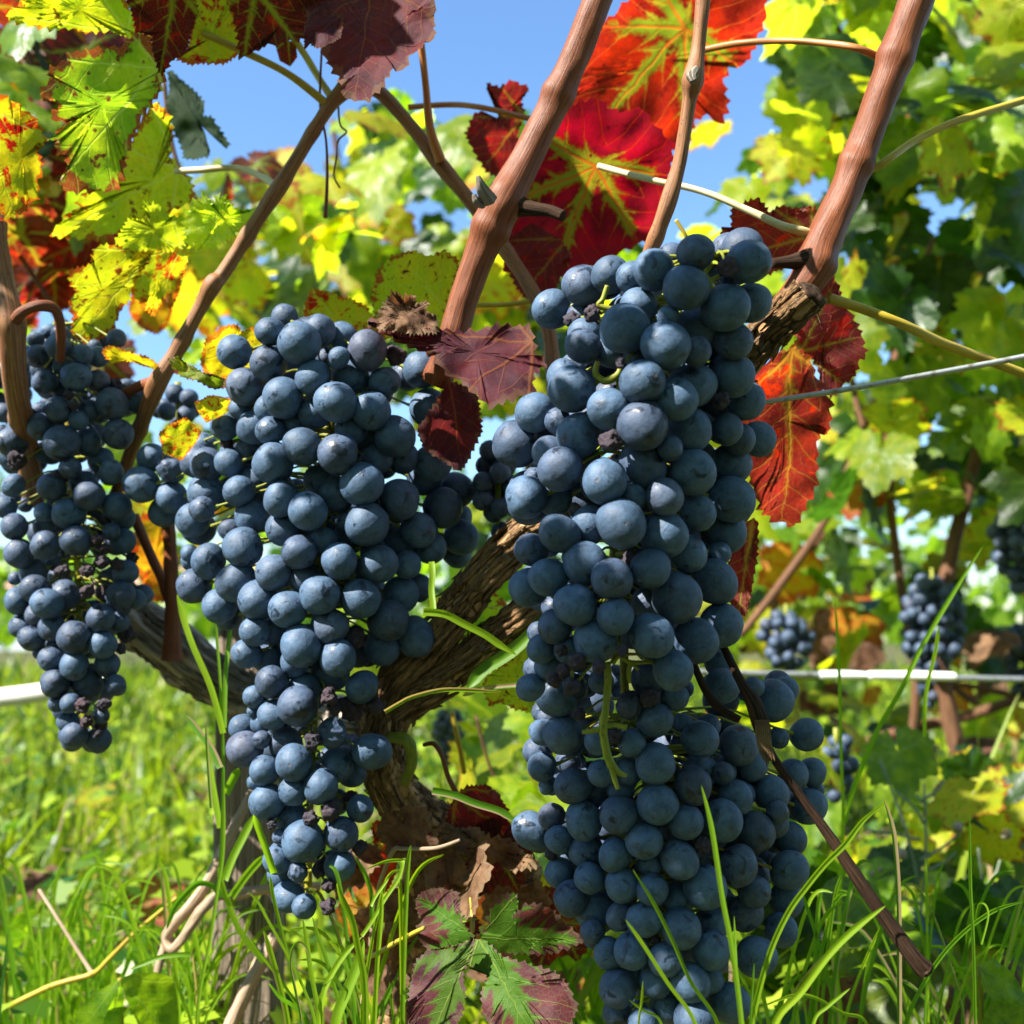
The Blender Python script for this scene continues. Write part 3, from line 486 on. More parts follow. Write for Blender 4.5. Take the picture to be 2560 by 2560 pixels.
TL(pt(*T2, (170, 1650), (200, 1540), (280, 1450), (400, 1400), (500, 1440), (580, 1395), (660, 1450), (668, 1530), (650, 1650), (600, 1800), (560, 1900), (230, 1900), (190, 1750)), .53, BL, (1140, 800), (980, 620), 'yellowgreen', vine, 'sunlit yellow-green leaf left of the main cane above the middle bunch')
TL([(757, 785), (765, 750), (780, 722), (830, 730), (880, 745), (920, 770), (955, 840), (900, 870), (820, 860), (770, 820)], .53, BL, (900, 860), (775, 725), 'redblotch', vine, 'yellow leaf flecked with red just above the middle bunch')
TL([(500, 900), (515, 845), (560, 812), (595, 812), (605, 832), (640, 812), (665, 850), (660, 920), (610, 960), (550, 950), (512, 935)], .50, BL, (660, 930), (520, 830), 'yellow', vine, 'golden yellow leaf peeking from behind the middle bunch')
HT = ((0, 750), 640/1932); IT = ((0, 1300), 640/1932)
TL(pt(*HT, (1265, 440), (1330, 425), (1450, 500), (1600, 590), (1710, 600), (1710, 665), (1600, 655), (1450, 605), (1310, 550)), .47, (-.1, .3), (425, 900), (560, 965), 'greenspot', vine, 'small curled olive leaf touching the middle bunch', crinkle=.1)
TL(pt(*HT, (765, 380), (830, 335), (920, 360), (1000, 395), (1130, 440), (1200, 500), (1190, 540), (1100, 500), (950, 455), (850, 475), (800, 440)), .51, BL, (395, 925), (260, 870), 'yellow', vine, 'thin yellow leaf over the left bunch')
TL(pt(*HT, (1465, 780), (1570, 715), (1740, 740), (1720, 850), (1560, 930), (1500, 850)), .48, BL, (570, 1030), (490, 1010), 'redblotch', vine, 'small red and yellow leaf left of the middle bunch')
TL(pt(*HT, (1200, 990), (1300, 930), (1400, 885), (1520, 990), (1480, 1080), (1370, 1200), (1230, 1150), (1210, 1060)), .485, BL, (510, 1060), (400, 1100), 'redblotch', vine, 'small leaf streaked red and green above the bunch shoulder')
TL(pt(*IT, (980, 260), (1030, 0), (1080, -60), (1220, -60), (1260, 120), (1340, 280), (1330, 480), (1260, 600), (1150, 610), (1070, 480)), .72, BL, (420, 1290), (390, 1500), 'orange', vine, 'blurred orange-red leaf behind the brown canes')
MT = ((900, 1280), 500/1932)
TL(pt(*MT, (640, 1590), (640, 1400), (740, 1230), (900, 1040), (1080, 850), (1270, 750), (1440, 880), (1480, 960), (1300, 1150), (1100, 1330), (940, 1480), (780, 1580)), .55, (-.3, .1), (1280, 1530), (1060, 1690), 'greenspot', vine, 'pale veined green leaf seen between the two old arms')
TL(pt(*MT, (1210, 1600), (1400, 1450), (1500, 1330), (1620, 1180), (1760, 1130), (1760, 1400), (1740, 1600), (1760, 1960), (1500, 1900), (1320, 1830), (1250, 1880), (1190, 1700)), .52, BL, (1350, 1580), (1280, 1760), 'yellowgreen', vine, 'yellowing leaf with rusty lower edge beside the scarred grape')
ST = ((1000, 2160), 500/1932)
TL(pt(*ST, (150, 330), (230, 260), (330, 230), (440, 245), (570, 270), (600, 560), (720, 690), (700, 800), (440, 800), (270, 840), (180, 720), (150, 600), (200, 560), (160, 440)), .455, (-.1, .35), (1194, 2344), (1050, 2250), 'star', vine, 'purple side lobe of the green-hearted leaf at the foot of the vine', center=(1095, 2320), teeth=.03, crinkle=.03)
TL(pt(*ST, (720, 700), (700, 850), (600, 1050), (640, 1250), (600, 1460), (480, 1650), (100, 1650), (90, 1200), (150, 950), (270, 830), (480, 820)), .44, (-.3, .5), (1194, 2344), (1080, 2580), 'star', vine, 'mauve lower lobe of the green-hearted leaf, left of its notch', center=(1090, 2460), teeth=.03, crinkle=.03)
TL(pt(*ST, (760, 700), (1000, 900), (1270, 970), (1500, 1040), (1640, 1180), (1720, 1380), (1600, 1650), (900, 1650), (800, 1400), (780, 1220), (850, 1100), (760, 950), (640, 1000), (640, 850)), .44, (-.3, .5), (1194, 2344), (1330, 2580), 'star', vine, 'mauve lower lobe of the green-hearted leaf, right of its notch', center=(1275, 2460), teeth=.03, crinkle=.03)
TL(pt(*ST, (750, 720), (850, 600), (830, 520), (900, 400), (1000, 290), (1140, 290), (1030, 420), (1040, 540), (1200, 400), (1340, 370), (1480, 450), (1600, 580), (1790, 740), (1640, 800), (1500, 860), (1350, 870), (1150, 850), (900, 850)), .46, (.1, -.05), (1194, 2344), (1450, 2350), 'star', vine, 'dark purple side lobe of the green-hearted leaf near the lower right bunch', center=(1290, 2340), teeth=.03, crinkle=.03)
DT = ((860, 1700), 700/1932)
TL(pt(*DT, (700, 970), (740, 830), (800, 755), (880, 715), (985, 705), (1060, 780), (1140, 900), (1145, 1010), (1210, 1090), (1180, 1160), (1000, 1100), (850, 1080), (690, 1040)), .50, (.15, -.2), (1140, 1980), (1250, 2080), 'wine', vine, 'dry leaf on the old stub, grey-brown outside and blood red inside', crinkle=.12)
TL(pt(*DT, (660, 1000), (780, 1030), (900, 1010), (1000, 1080), (1150, 1090), (1240, 1200), (1350, 1250), (1340, 1290), (1160, 1320), (1060, 1250), (900, 1240), (760, 1200), (690, 1150)), .485, (-.15, .4), (1110, 2080), (1340, 2160), 'brown', vine, 'tan folded dry leaf across the foot of the vine', crinkle=.16, teeth=.05)
TL(pt(*DT, (660, 1080), (710, 1160), (830, 1250), (885, 1400), (860, 1495), (780, 1480), (700, 1420), (600, 1430), (560, 1400), (550, 1300), (600, 1180)), .48, (.1, -.1), (1110, 2090), (1130, 2230), 'brown', vine, 'dark brown shrivelled leaf hanging from the foot of the vine', crinkle=.14, teeth=.05)
TL([(1290, 2240), (1330, 2190), (1400, 2180), (1440, 2240), (1450, 2330), (1400, 2360), (1330, 2340)], .56, BL, (1400, 2200), (1300, 2300), 'redblotch', vine)
TL([(905, 2180), (935, 2120), (930, 2060), (985, 2040), (1010, 2100), (990, 2180), (960, 2230)], .53, BL, (980, 2050), (920, 2200), 'red', vine)
# canopy leaves that hang above the picture and throw the dappled shade seen on the bunches
def canopy(px, py, d, t, size, mat):
    p = P(px, py, d)+SUN*t; n = Vector(SUN)+Vector((random.uniform(-.5, .5), random.uniform(-.5, .5), random.uniform(-.2, .3)))
    o = bpy.data.objects.new('leaf', LEAFV[mat][random.randrange(len(LEAFV[mat]))]); link(o, vine)
    o.matrix_parent_inverse = Matrix.Translation(vine.location).inverted()
    o.matrix_basis = orient(n, Vector((random.uniform(-1, 1), random.uniform(-1, 1), -.6)), size, p-Vector((0, 0, -size*.3))); return o
LEAFV = {}
for mi, mk in enumerate(('green', 'midgreen', 'yellowgreen', 'maroonvein', 'redblotch', 'orange', 'brown', 'red', 'darkgreen', 'lime', 'deepgreen')):
    LEAFV[mk] = [generic_leaf_mesh('vine_leaf', mk, 11*mi+s, lobes=random.uniform(.7, 1.1)) for s in range(3)]
LEAFV['round'] = [generic_leaf_mesh('round_leaf', 'green', 900+s, roundish=True) for s in range(3)]
CANOPY = [((sv+.62*1900)/.78, 1900+random.uniform(-40, 40), dd, .50+random.uniform(-.03, .05), .021, random.choice(('green', 'midgreen')))
          for sv in range(-430, 230, 75) for dd in (.372, .393)]
CANOPY += [((sv+.62*1000)/.78, 1000, dd, .27, sz, 'green') for sv, dd, sz in ((330, .375, .010), (450, .37, .012), (560, .38, .009), (690, .37, .016), (840, .37, .02), (950, .38, .02))]
CANOPY += [((sv+.62*1200)/.78, 1200, dd, .34, sz, 'green') for sv, dd, sz in ((-470, .46, .009), (-180, .455, .010), (90, .46, .011))]
CANOPY += [(200, 1330, .52, .46, .02, 'green'), (330, 1150, .52, .42, .02, 'green'),
  (2250, 2050, .70, .66, .07, 'green'), (2450, 2250, .70, .7, .07, 'green'), (2200, 2350, .65, .7, .07, 'green'), (2100, 2200, .70, .68, .06, 'green'), (2450, 2450, .65, .75, .07, 'green'), (2300, 1950, .8, .72, .07, 'green')]
CANOPY += [(random.uniform(1950, 2600), random.uniform(1900, 2560), random.uniform(.6, .9), random.uniform(.7, .85), .055, 'green') for _ in range(6)]
# ------------------------------------------------------------------ grape bunches
def ico(name, seed, amp, mat, seg=28, rng=18, freq=1.0, squash=1.0, crump=0.0):
    V = []; F = []
    for i in range(rng+1):
        ph = math.pi*i/rng
        for k in range(seg):
            a = 2*math.pi*k/seg; v = Vector((math.sin(ph)*math.cos(a), math.sin(ph)*math.sin(a), math.cos(ph)))
            r = 1+amp*noise.noise(v*freq+Vector((seed*7.3, 0, 0)))
            if crump: r += crump*(.22-1.5*math.sqrt(abs(noise.noise(Vector((v.x*1.9, v.y*1.9, v.z*1.1))+Vector((seed*3.1, 5, 0))))+.004)*.6) - crump*.35*abs(noise.noise(v*3.6+Vector((seed*3.1, 1, 0))))
            V.append((v.x*r, v.y*r, v.z*r*squash))
    for i in range(rng):
        for k in range(seg):
            j = (k+1) % seg; a = i*seg
            if i == 0: F.append((0, seg+k, seg+j))
            elif i == rng-1: F.append((a+k, (rng)*seg, a+j))
            else: F.append((a+k, a+seg+k, a+seg+j, a+j))
    return mesh(name, V, F, mat)
GM = [ico('grape', s, .07, M_grape, squash=q) for s, q in enumerate((1.0, 1.06, .95, 1.03, 1.0, .97, 1.08, .93))]
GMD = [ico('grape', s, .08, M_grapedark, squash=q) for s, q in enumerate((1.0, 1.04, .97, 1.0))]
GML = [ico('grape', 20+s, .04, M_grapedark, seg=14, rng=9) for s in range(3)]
RM = [ico('shrivelled_grape', s, .35, M_raisin, seg=40, rng=26, freq=1.4, crump=.38, squash=.9) for s in range(5)]
WM = [ico('dented_grape', 30+s, .12, M_grapedark, seg=40, rng=26, freq=1.2, crump=.22, squash=.95) for s in range(3)]
def rndrot(): return (random.uniform(0, 6.28), random.uniform(0, 6.28), random.uniform(0, 6.28))
def bunch(label, d0, tiles, raisins, axis, curve=0.5, group='ripe grape bunches on the near vine', fill=50, dark=.15, meshes=None, stems=True, halfw=None, wither=(), nofill=(0, 0)):
    """tiles: [(origin, scale, [(x,y,r)...])] front grapes first; axis: photo polyline of the bunch's main stem"""
    gl = []
    for (o, s, lst) in tiles:
        for x, y, r in lst: gl.append((o[0]+x*s, o[1]+y*s, r*s, 'g'))
    rl = []
    for (o, s, lst) in raisins:
        for x, y, r in lst: rl.append((o[0]+x*s, o[1]+y*s, r*s, 'r'))
    for (o, s, lst) in wither:
        for x, y, r in lst: rl.append((o[0]+x*s, o[1]+y*s, r*s, 'w'))
    def axx(y):
        for a, b in zip(axis, axis[1:]):
            if a[1] <= y <= b[1]: return a[0]+(b[0]-a[0])*(y-a[1])/(b[1]-a[1])
        return axis[0][0] if y < axis[0][1] else axis[-1][0]
    e = empty('grape_bunch', P(axis[0][0], axis[0][1], d0+.03)); tag(e, label, 'grape bunch', group)
    inv = Matrix.Translation(e.location).inverted()
    placed = np.zeros((0, 4)); res = []
    hw = halfw or 170
    def place(g, dmin, maxback=.16, tight=.88):
        nonlocal placed
        x, y, r, kind = g; steps = np.arange(0, maxback, .0007)
        ray = P(x, y, 1)-CAM; ds = dmin+steps
        pos = np.outer(ds, np.array(ray))+np.array(CAM); rr = r*1.03*K/2560*ds
        if len(placed):
            dist = np.linalg.norm(pos[:, None, :]-placed[None, :, :3], axis=2); ok = np.all(dist >= tight*(rr[:, None]+placed[None, :, 3]), axis=1)
            if not ok.any(): return None
            i = int(np.argmax(ok))
        else: i = 0
        placed = np.vstack([placed, [*pos[i], rr[i]]]); return Vector(pos[i]), float(rr[i]), ds[i]
    for g in gl+rl:
        x, y, r, kind = g; dx = (x-axx(y))/hw
        base = d0 + curve*.030*min(dx*dx, 2.2)
        q = place(g, base if kind == 'g' else base-.003)
        if q is None: continue
        pos, rr, dd = q
        if kind == 'g':
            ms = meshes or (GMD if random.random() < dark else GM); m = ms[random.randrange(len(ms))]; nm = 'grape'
        elif kind == 'r': m = RM[random.randrange(5)]; nm = 'shrivelled_grape'
        else: m = WM[random.randrange(3)]; nm = 'dented_grape'
        o = bpy.data.objects.new(nm, m); link(o, e); o.matrix_parent_inverse = inv
        o.location = pos; sc = rr*(1.0 if kind == 'g' else 1.0); o.scale = (sc*random.uniform(.95, 1.04), sc*random.uniform(.95, 1.04), sc*random.uniform(.96, 1.05)); o.rotation_euler = rndrot(); res.append((pos, rr, x, y))
    n = 0; tries = 0; base_gl = [g for g in gl]
    while n < fill and tries < fill*12:
        tries += 1; a = random.choice(base_gl); ax = axx(a[1])
        if a[1] < nofill[1] and a[1] > nofill[0]: continue
        x = a[0]+(ax-a[0])*random.uniform(.05, .6)+random.uniform(-20, 20); y = a[1]+random.uniform(-35, 25); r = a[2]*random.uniform(.6, 1.0)
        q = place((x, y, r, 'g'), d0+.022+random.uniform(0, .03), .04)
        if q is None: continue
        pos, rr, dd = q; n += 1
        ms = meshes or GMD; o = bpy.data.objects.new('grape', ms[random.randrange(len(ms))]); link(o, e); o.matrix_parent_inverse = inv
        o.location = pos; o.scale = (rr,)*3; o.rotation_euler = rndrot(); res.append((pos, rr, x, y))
    deep = 0; tries = 0; cap = 292-len(res)
    while deep < min(cap, 120) and tries < 2500:                      # berries at the back of the bunch
        tries += 1; a = random.choice(base_gl)
        ax = axx(a[1]); f = random.uniform(.0, .7); x = a[0]+(ax-a[0])*f; y = a[1]+random.uniform(-20, 20)
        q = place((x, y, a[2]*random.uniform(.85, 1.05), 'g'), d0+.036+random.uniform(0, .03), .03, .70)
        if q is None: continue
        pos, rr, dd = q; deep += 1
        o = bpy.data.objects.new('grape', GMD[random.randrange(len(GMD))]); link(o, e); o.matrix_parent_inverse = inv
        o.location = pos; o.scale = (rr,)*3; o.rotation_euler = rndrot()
    if stems:
        mb = Multi(); da = d0+.026
        mb.tube([tuple(P(x, y, da))+(.0016,) for x, y in axis], seg=7, sub=5, rough=.2)
        for pos, rr, x, y in res:
            yt = max(axis[0][1], min(axis[-1][1], y-35)); t = P(axx(yt), yt, da)
            v = (t-pos); L = v.length
            if nofill[0] < y < nofill[1]: continue
            if L < rr: continue
            a = pos+v.normalized()*rr*.9; mid = (a+t)/2+UP*L*.10
            mb.tube([tuple(a)+(.0010,), tuple(a+(mid-a)*.25)+(.0005,), tuple(mid)+(.0005,), tuple(t)+(.0009,)], seg=5, sub=3, cap=False)
        mb.build('stem', M_stem, e)
    return e
A = ((1220, 580), 720/1932); B = ((1220, 1160), 720/1932); C = ((1280, 1840), 720/1932); D = ((1600, 1560), 500/1932)
E = ((500, 760), 720/1932); F_ = ((420, 1200), 720/1932); G = ((540, 1650), 640/1932); H = HT; I = IT
ur = bunch('large sharp blue-black bunch right of centre, hanging from the sawn stump above all others', .362, [
 (*A, [(1035,1303,163),(560,1057,160),(808,1188,140),(1262,1125,145),(1595,508,160),(1325,375,143),(1115,257,145),(638,358,140),(428,516,132),(1395,140,125),(1750,200,140),(635,765,118),(915,650,158),(1190,760,160),(1648,965,140),(485,1588,152),(782,1672,150),(190,1423,162),(1632,1795,158),(1808,1390,117),(1185,1780,130),(1372,1610,158)]),
 (*B, [(892,398,168),(1265,895,170),(830,770,145),(585,948,138),(855,1025,122),(405,760,132),(1395,1185,152),(1100,1150,155),(650,665,150),(1180,475,158),(480,465,130),(290,575,112),(680,405,128),(270,830,138),(1520,790,155),(1560,1085,145),(720,1190,140),(1240,1385,135),(1090,700,135),(1345,595,128),(1410,330,118),(1595,455,140)]),
 (*A, [(260,1780,146),(315,1210,140),(610,1365,150),(405,1480,112),(470,1270,92),(1035,1005,150),(1365,1030,160),(1350,1330,155),(1605,1325,108),(1040,1570,162),(820,285,128),(960,310,100),(1010,500,128),(1405,640,138),(1640,730,132),(1765,475,135),(505,965,112),(1620,1560,140),(1730,1135,132),(830,800,110),(650,690,108),(1210,570,78),(1620,300,72),(450,1790,112),(1400,800,95),(1000,830,90),(1220,1450,85),(970,1780,95)]),
 (*B, [(450,1090,115),(355,1240,95),(400,1360,90),(285,1500,95),(535,1250,92),(1060,930,105),(1550,600,80)])],
 [(*A, [(700,550,62),(690,600,58),(570,590,62),(1610,235,72),(820,1400,72),(890,880,42),(1560,1130,65)]), (*B, [(965,655,80),(490,1250,46),(600,1320,62),(510,1390,50),(745,1355,52),(440,1445,55),(560,1490,62),(900,1250,40)])],
 [(1790,640),(1700,760),(1620,950),(1560,1200),(1530,1450),(1540,1640)], halfw=240, curve=.9, wither=[(*A, [(305,1650,75)])], fill=80)
lr = bunch('large shaded bunch at the lower right, reaching the bottom edge behind the grass blades', .392, [
 (*B, [(460,1560,145),(505,1815,135)]),
 (*D, [(580,1110,175),(955,1175,190),(1290,745,190),(785,600,175),(1610,1070,158)]),
 (*C, [(960,185,136),(978,458,138),(888,700,124),(1210,335,128),(480,565,126),(130,633,120),(318,697,97),(720,530,130),(410,335,125),(690,800,110),(1630,640,128),(1515,865,132),(1860,900,132),(1410,565,137),(1125,830,125),(1165,580,115),(1295,1015,145),(1625,1045,105),(1840,1100,122),(940,1033,105),(740,1000,115),(520,955,105),(500,770,115),(400,1085,118),(565,1185,133),(1130,1290,133),(890,1230,122),(1335,1435,135),(805,1440,120),(1030,1500,115),(730,1210,100),(650,1455,100),(1195,1650,135),(970,1630,115),(710,1690,125),(705,1860,100),(1220,1900,130),(1040,1815,112),(880,1930,100),(1640,1480,132),(1560,1190,120),(1870,690,112),(1740,385,118),(1500,410,112)]),
 (*D, [(1480,1460,150),(1660,1430,142),(1630,1760,182),(1270,1640,172),(1400,640,132),(765,370,152),(1080,600,92),(1080,1370,150),(960,1650,140),(1690,1600,90),(1335,1100,102),(800,1440,110)]),
 (*B, [(560,1835,120),(1120,1720,115),(1310,1750,72),(1480,1760,82),(760,1460,82),(740,1860,92),(380,1800,88),(345,1790,72),(960,1870,92),(1250,1560,100),(1780,1500,70)]),
 (*C, [(1260,235,120),(265,540,92),(780,240,92),(730,360,92),(200,205,96),(240,330,60),(650,860,82),(320,915,100),(370,830,72),(1110,1100,110),(540,1310,82),(830,1620,92),(1330,1640,90),(1460,1790,132),(1800,1300,112),(1340,1260,110),(925,870,78),(600,250,92),(1410,240,92),(1600,200,110),(1760,580,95),(1910,470,92)])],
 [(*B, [(1085,1570,70),(850,1830,50),(610,1680,45)]), (*C, [(265,790,48),(1280,730,62),(955,1360,48)])],
 [(1560,1600),(1570,1800),(1640,2050),(1660,2300),(1690,2560)], halfw=260, curve=.8, nofill=(0, 1770), wither=[(*B, [(950,1620,100)]), (*C, [(550,370,110)])], fill=80)
mid = bunch('broad shouldered bunch in the middle left of the picture, sunlit, tapering to a thin tail', .458, [
 (*E, [(1085,1208,147),(925,1003,136),(1305,890,134),(1150,715,131),(910,660,139),(555,627,136),(685,955,122),(490,1068,136),(667,260,144),(1120,312,131),(1488,440,125),(460,398,119),(232,322,116),(1010,485,126),(1545,700,133),(1340,1310,134),(1120,1480,144),(725,1390,131),(1465,1515,118),(1750,1565,119),(1630,1370,134),(935,1725,122),(1200,1745,133),(664,1663,117),(285,1630,136),(495,1800,123)]),
 (*F_, [(455,685,128),(270,545,118),(1020,770,135),(1478,943,141),(1290,798,135),(1085,980,119),(805,865,127),(890,1110,134),(1140,1195,124),(870,1515,133),(345,845,114),(690,1355,108),(628,1742,62)]),
 (*G, [(588,772,140),(790,955,135),(655,1370,158),(382,1075,132),(910,795,130),(460,1510,106),(668,1860,92)]),
 (*H, [(1495,1220,128),(1293,1490,124),(1560,1458,143),(1070,1395,136),(1725,1230,108)]),
 (*F_, [(565,1555,36),(705,1575,102),(515,1805,118),(790,1770,106),(180,705,113),(600,800,126),(1560,770,126),(1655,1050,136),(1435,1130,116),(585,1015,100),(530,1165,102),(670,1190,96),(910,1400,116),(585,1455,80)]),
 (*G, [(368,830,113),(585,990,107),(575,1200,123),(940,1310,133),(935,1555,119),(548,1785,112),(485,1620,96),(480,1335,56)]),
 (*E, [(300,555,123),(760,495,120),(470,185,100),(800,185,110),(950,225,102),(930,360,76),(1240,520,102),(1210,600,82),(770,730,112),(460,700,90),(640,800,88),(360,830,112),(170,815,96),(270,700,76),(195,680,60),(262,1255,104),(360,1200,110),(330,980,92),(920,1275,122),(810,1185,113),(1185,1040,107),(1360,1030,112),(1565,1065,122),(1505,1170,117),(1720,1250,117),(1735,1430,90),(1010,850,105),(1130,880,100),(470,850,100),(540,790,95),(1060,930,95),(550,1310,122),(560,1505,116),(350,1430,116),(985,1470,72),(990,1540,90),(830,1600,92),(1330,1610,127),(1550,1640,107),(1720,1670,102),(1390,1750,92),(690,1850,92)]),
 (*H, [(1140,1190,107),(1535,1100,102),(1240,1600,113),(1455,1660,126),(1500,1720,130)]),
 (*F_, [(145,490,60),(150,545,62),(715,1010,96),(850,1220,96),(1090,1290,126),(500,1660,92),(620,1630,72),(1370,1820,122),(1300,1390,112),(1680,720,92),(200,330,95),(1000,400,92),(930,640,92)]),
 (*G, [(1090,1120,102),(1020,850,112),(1180,680,122),(290,920,60)])],
 [(*E, [(1315,350,72),(180,930,52)]), (*F_, [(770,1665,62),(970,1750,62),(1080,1450,60),(1110,1530,50),(1230,1530,88),(1390,1520,60),(1240,1060,85)]), (*G, [(715,1200,62),(860,1140,80),(1020,1060,80),(800,1570,75),(850,1700,58),(845,1860,62),(1080,1410,62),(420,1240,40)])],
 [(800,850),(830,1100),(800,1400),(790,1700),(775,2000),(770,2290)], halfw=250, curve=.9, wither=[(*H, [(1290,1275,110)]), (*F_, [(1100,1700,108)]), (*G, [(620,1600,78)])], fill=70)
lf = bunch('long dark bunch at the left edge, slightly out of focus', .515, [
 (*H, [(575,580,112),(845,785,118),(1035,755,103),(468,1075,132),(90,1070,112),(80,1175,102),(890,1010,116),(675,1475,121),(885,1560,106),(575,1820,114),(350,1850,112)]),
 (*I, [(355,630,118),(565,890,124),(760,740,109),(262,520,106),(565,1625,101),(560,1100,109),(910,565,109),(660,1235,113),(420,1230,110),(145,255,110),(395,815,102),(240,890,97)]),
 (*H, [(445,830,102),(655,1075,106),(310,960,106),(340,620,96),(280,425,86),(440,350,93),(460,260,72),(370,240,62),(670,840,92),(740,610,86),(460,680,72),(620,410,82),(740,430,82),(480,500,76),(710,350,52),(880,290,72),(300,830,60),(590,910,72),(630,1390,102),(520,1610,118),(330,1600,72),(40,1560,86),(390,1410,110),(110,1710,102),(840,1300,92),(930,1640,92),(760,1200,90),(530,1270,80),(190,380,42),(270,300,62),(840,1750,62),(100,1400,82),(930,1820,92)]),
 (*I, [(140,610,100),(490,565,112),(275,715,86),(165,805,92),(775,945,102),(1030,600,72),(900,770,76),(385,1050,96),(875,1250,79),(430,1385,66),(530,1380,76),(515,1525,80),(740,1660,96),(770,1480,60),(950,390,92),(810,1090,96),(250,400,102),(115,440,52),(420,940,60),(300,1000,52),(1080,560,72)])],
 [(*H, [(865,635,52),(520,715,40),(130,1210,70),(560,800,38),(425,1310,32)]), (*I, [(770,320,55),(880,330,50),(1000,285,50),(735,150,48),(790,220,48),(660,545,58),(790,545,58),(470,390,55),(620,1400,56),(785,1390,50),(650,1520,48),(765,1550,48),(735,1610,38),(960,860,70),(910,970,48),(660,380,58)])],
 [(150,800),(170,1050),(190,1350),(200,1600),(215,1860)], halfw=190, curve=.8, dark=.6, fill=90)
# smaller bunches further back
def auto_bunch(label, cx, y0, y1, hw, d, rpx, n, group, dark=True, depthw=.03):
    e = empty('grape_bunch', P(cx, y0, d)); tag(e, label, 'grape bunch', group); inv = Matrix.Translation(e.location).inverted()
    placed = []; t = 0; r0 = rpx*PX(d)
    while len(placed) < n and t < n*40:
        t += 1; v = random.random(); wv = hw*(math.sin(math.pi*min(.98, v*.82+.12))**.8)*(1-.45*v); a = random.uniform(0, 6.28); q = math.sqrt(random.random())
        p = P(cx+wv*q*math.cos(a), y0+(y1-y0)*v, d)+FWD*(q*math.sin(a)*wv*PX(d)); r = r0*random.uniform(.8, 1.12)
        if all((p-c).length > .86*(r+s) for c, s in placed):
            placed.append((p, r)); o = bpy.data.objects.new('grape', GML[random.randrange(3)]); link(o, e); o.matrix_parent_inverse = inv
            o.location = p; o.scale = (r,)*3; o.rotation_euler = rndrot()
    tube('stem', [tuple(P(cx, y0-30, d))+(.002,), tuple(P(cx, y1-20, d))+(.001,)], M_stem, e, seg=6, sub=4)
    return e
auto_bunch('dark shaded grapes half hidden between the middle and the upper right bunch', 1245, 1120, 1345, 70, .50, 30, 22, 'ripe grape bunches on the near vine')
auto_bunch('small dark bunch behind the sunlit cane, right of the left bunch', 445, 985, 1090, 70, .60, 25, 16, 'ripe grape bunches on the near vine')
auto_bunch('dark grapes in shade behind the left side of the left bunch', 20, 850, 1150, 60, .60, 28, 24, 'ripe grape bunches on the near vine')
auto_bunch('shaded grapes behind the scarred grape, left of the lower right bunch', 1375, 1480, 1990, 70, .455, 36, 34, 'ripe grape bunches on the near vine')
bg = 'blurred grape bunches on the vines behind'
auto_bunch('pale blue blurred bunch cut by the right edge, highest of the background bunches', 2545, 1270, 1480, 75, 1.15, 21, 46, bg)
auto_bunch('blurred bunch right of the lower right bunch, above the shining wire', 1965, 1540, 1690, 75, 1.15, 18, 46, bg)
auto_bunch('long blurred dark bunch crossed by the tall grass blade', 2330, 1450, 1760, 85, 1.2, 18, 80, bg)
auto_bunch('blurred bunch at the right edge under the sky gap', 2560, 1570, 1740, 60, 1.3, 16, 40, bg)
auto_bunch('small blurred bunch low behind the dark cut twig', 2090, 1850, 2010, 50, .85, 20, 20, bg)
auto_bunch('small blurred dark bunch in the weeds at the lower right', 2350, 1940, 2040, 45, 1.0, 16, 20, bg)
auto_bunch('tiny blurred bunch seen through the gap under the old arm', 1120, 1780, 1900, 45, 1.2, 14, 30, bg)
auto_bunch('tiny blurred bunch in the grass gap right of the foot of the vine', 1280, 1770, 1850, 35, 1.6, 11, 22, bg)
# visible torn stem between the two right bunches
e = lr; mb = Multi()
def st(pts, d=.375):
    mb.tube([tuple(P(B[0][0]+x*B[1], B[0][1]+y*B[1], d))+(r*B[1]*PX(d),) for x, y, r in pts], seg=10, sub=5, rough=.25, fr=300)
st([(800,1330,26),(805,1450,26),(790,1620,26),(770,1770,30),(780,1850,28),(800,1950,28),(830,2030,30)])
st([(770,1775,22),(700,1790,18),(630,1800,14)]); st([(775,1760,20),(850,1750,16),(930,1770,20)]); st([(830,2020,26),(880,2070,18),(930,2090,12)]); st([(830,2020,26),(850,2120,18),(870,2180,14)])
st([(830,1340,20),(880,1290,16),(960,1330,16),(1110,1325,14)]); st([(960,1330,16),(945,1400,18),(950,1470,10)]); st([(960,1330,14),(1010,1380,12)]); st([(560,1440,14),(570,1380,10)])
mb.build('stem', M_stem, e)
mb = Multi()
def st2(pts, T, d): mb.tube([tuple(P(T[0][0]+x*T[1], T[0][1]+y*T[1], d))+(r*T[1]*PX(d),) for x, y, r in pts], seg=10, sub=5, rough=.25, fr=300)
st2([(1435,210,26),(1440,260,18),(1480,330,20),(1500,380,22)], A, .363); st2([(1480,330,16),(1560,290,14)], A, .363); st2([(800,360,16),(770,450,18),(740,490,16),(830,520,24)], A, .38); st2([(1140,500,18),(1290,510,16)], A, .375)
st2([(735,870,18),(720,950,22),(790,1000,26),(870,960,24),(890,900,14)], A, .376); st2([(870,980,20),(880,1060,16)], A, .378)
mb.build('stem', M_stem, ur)
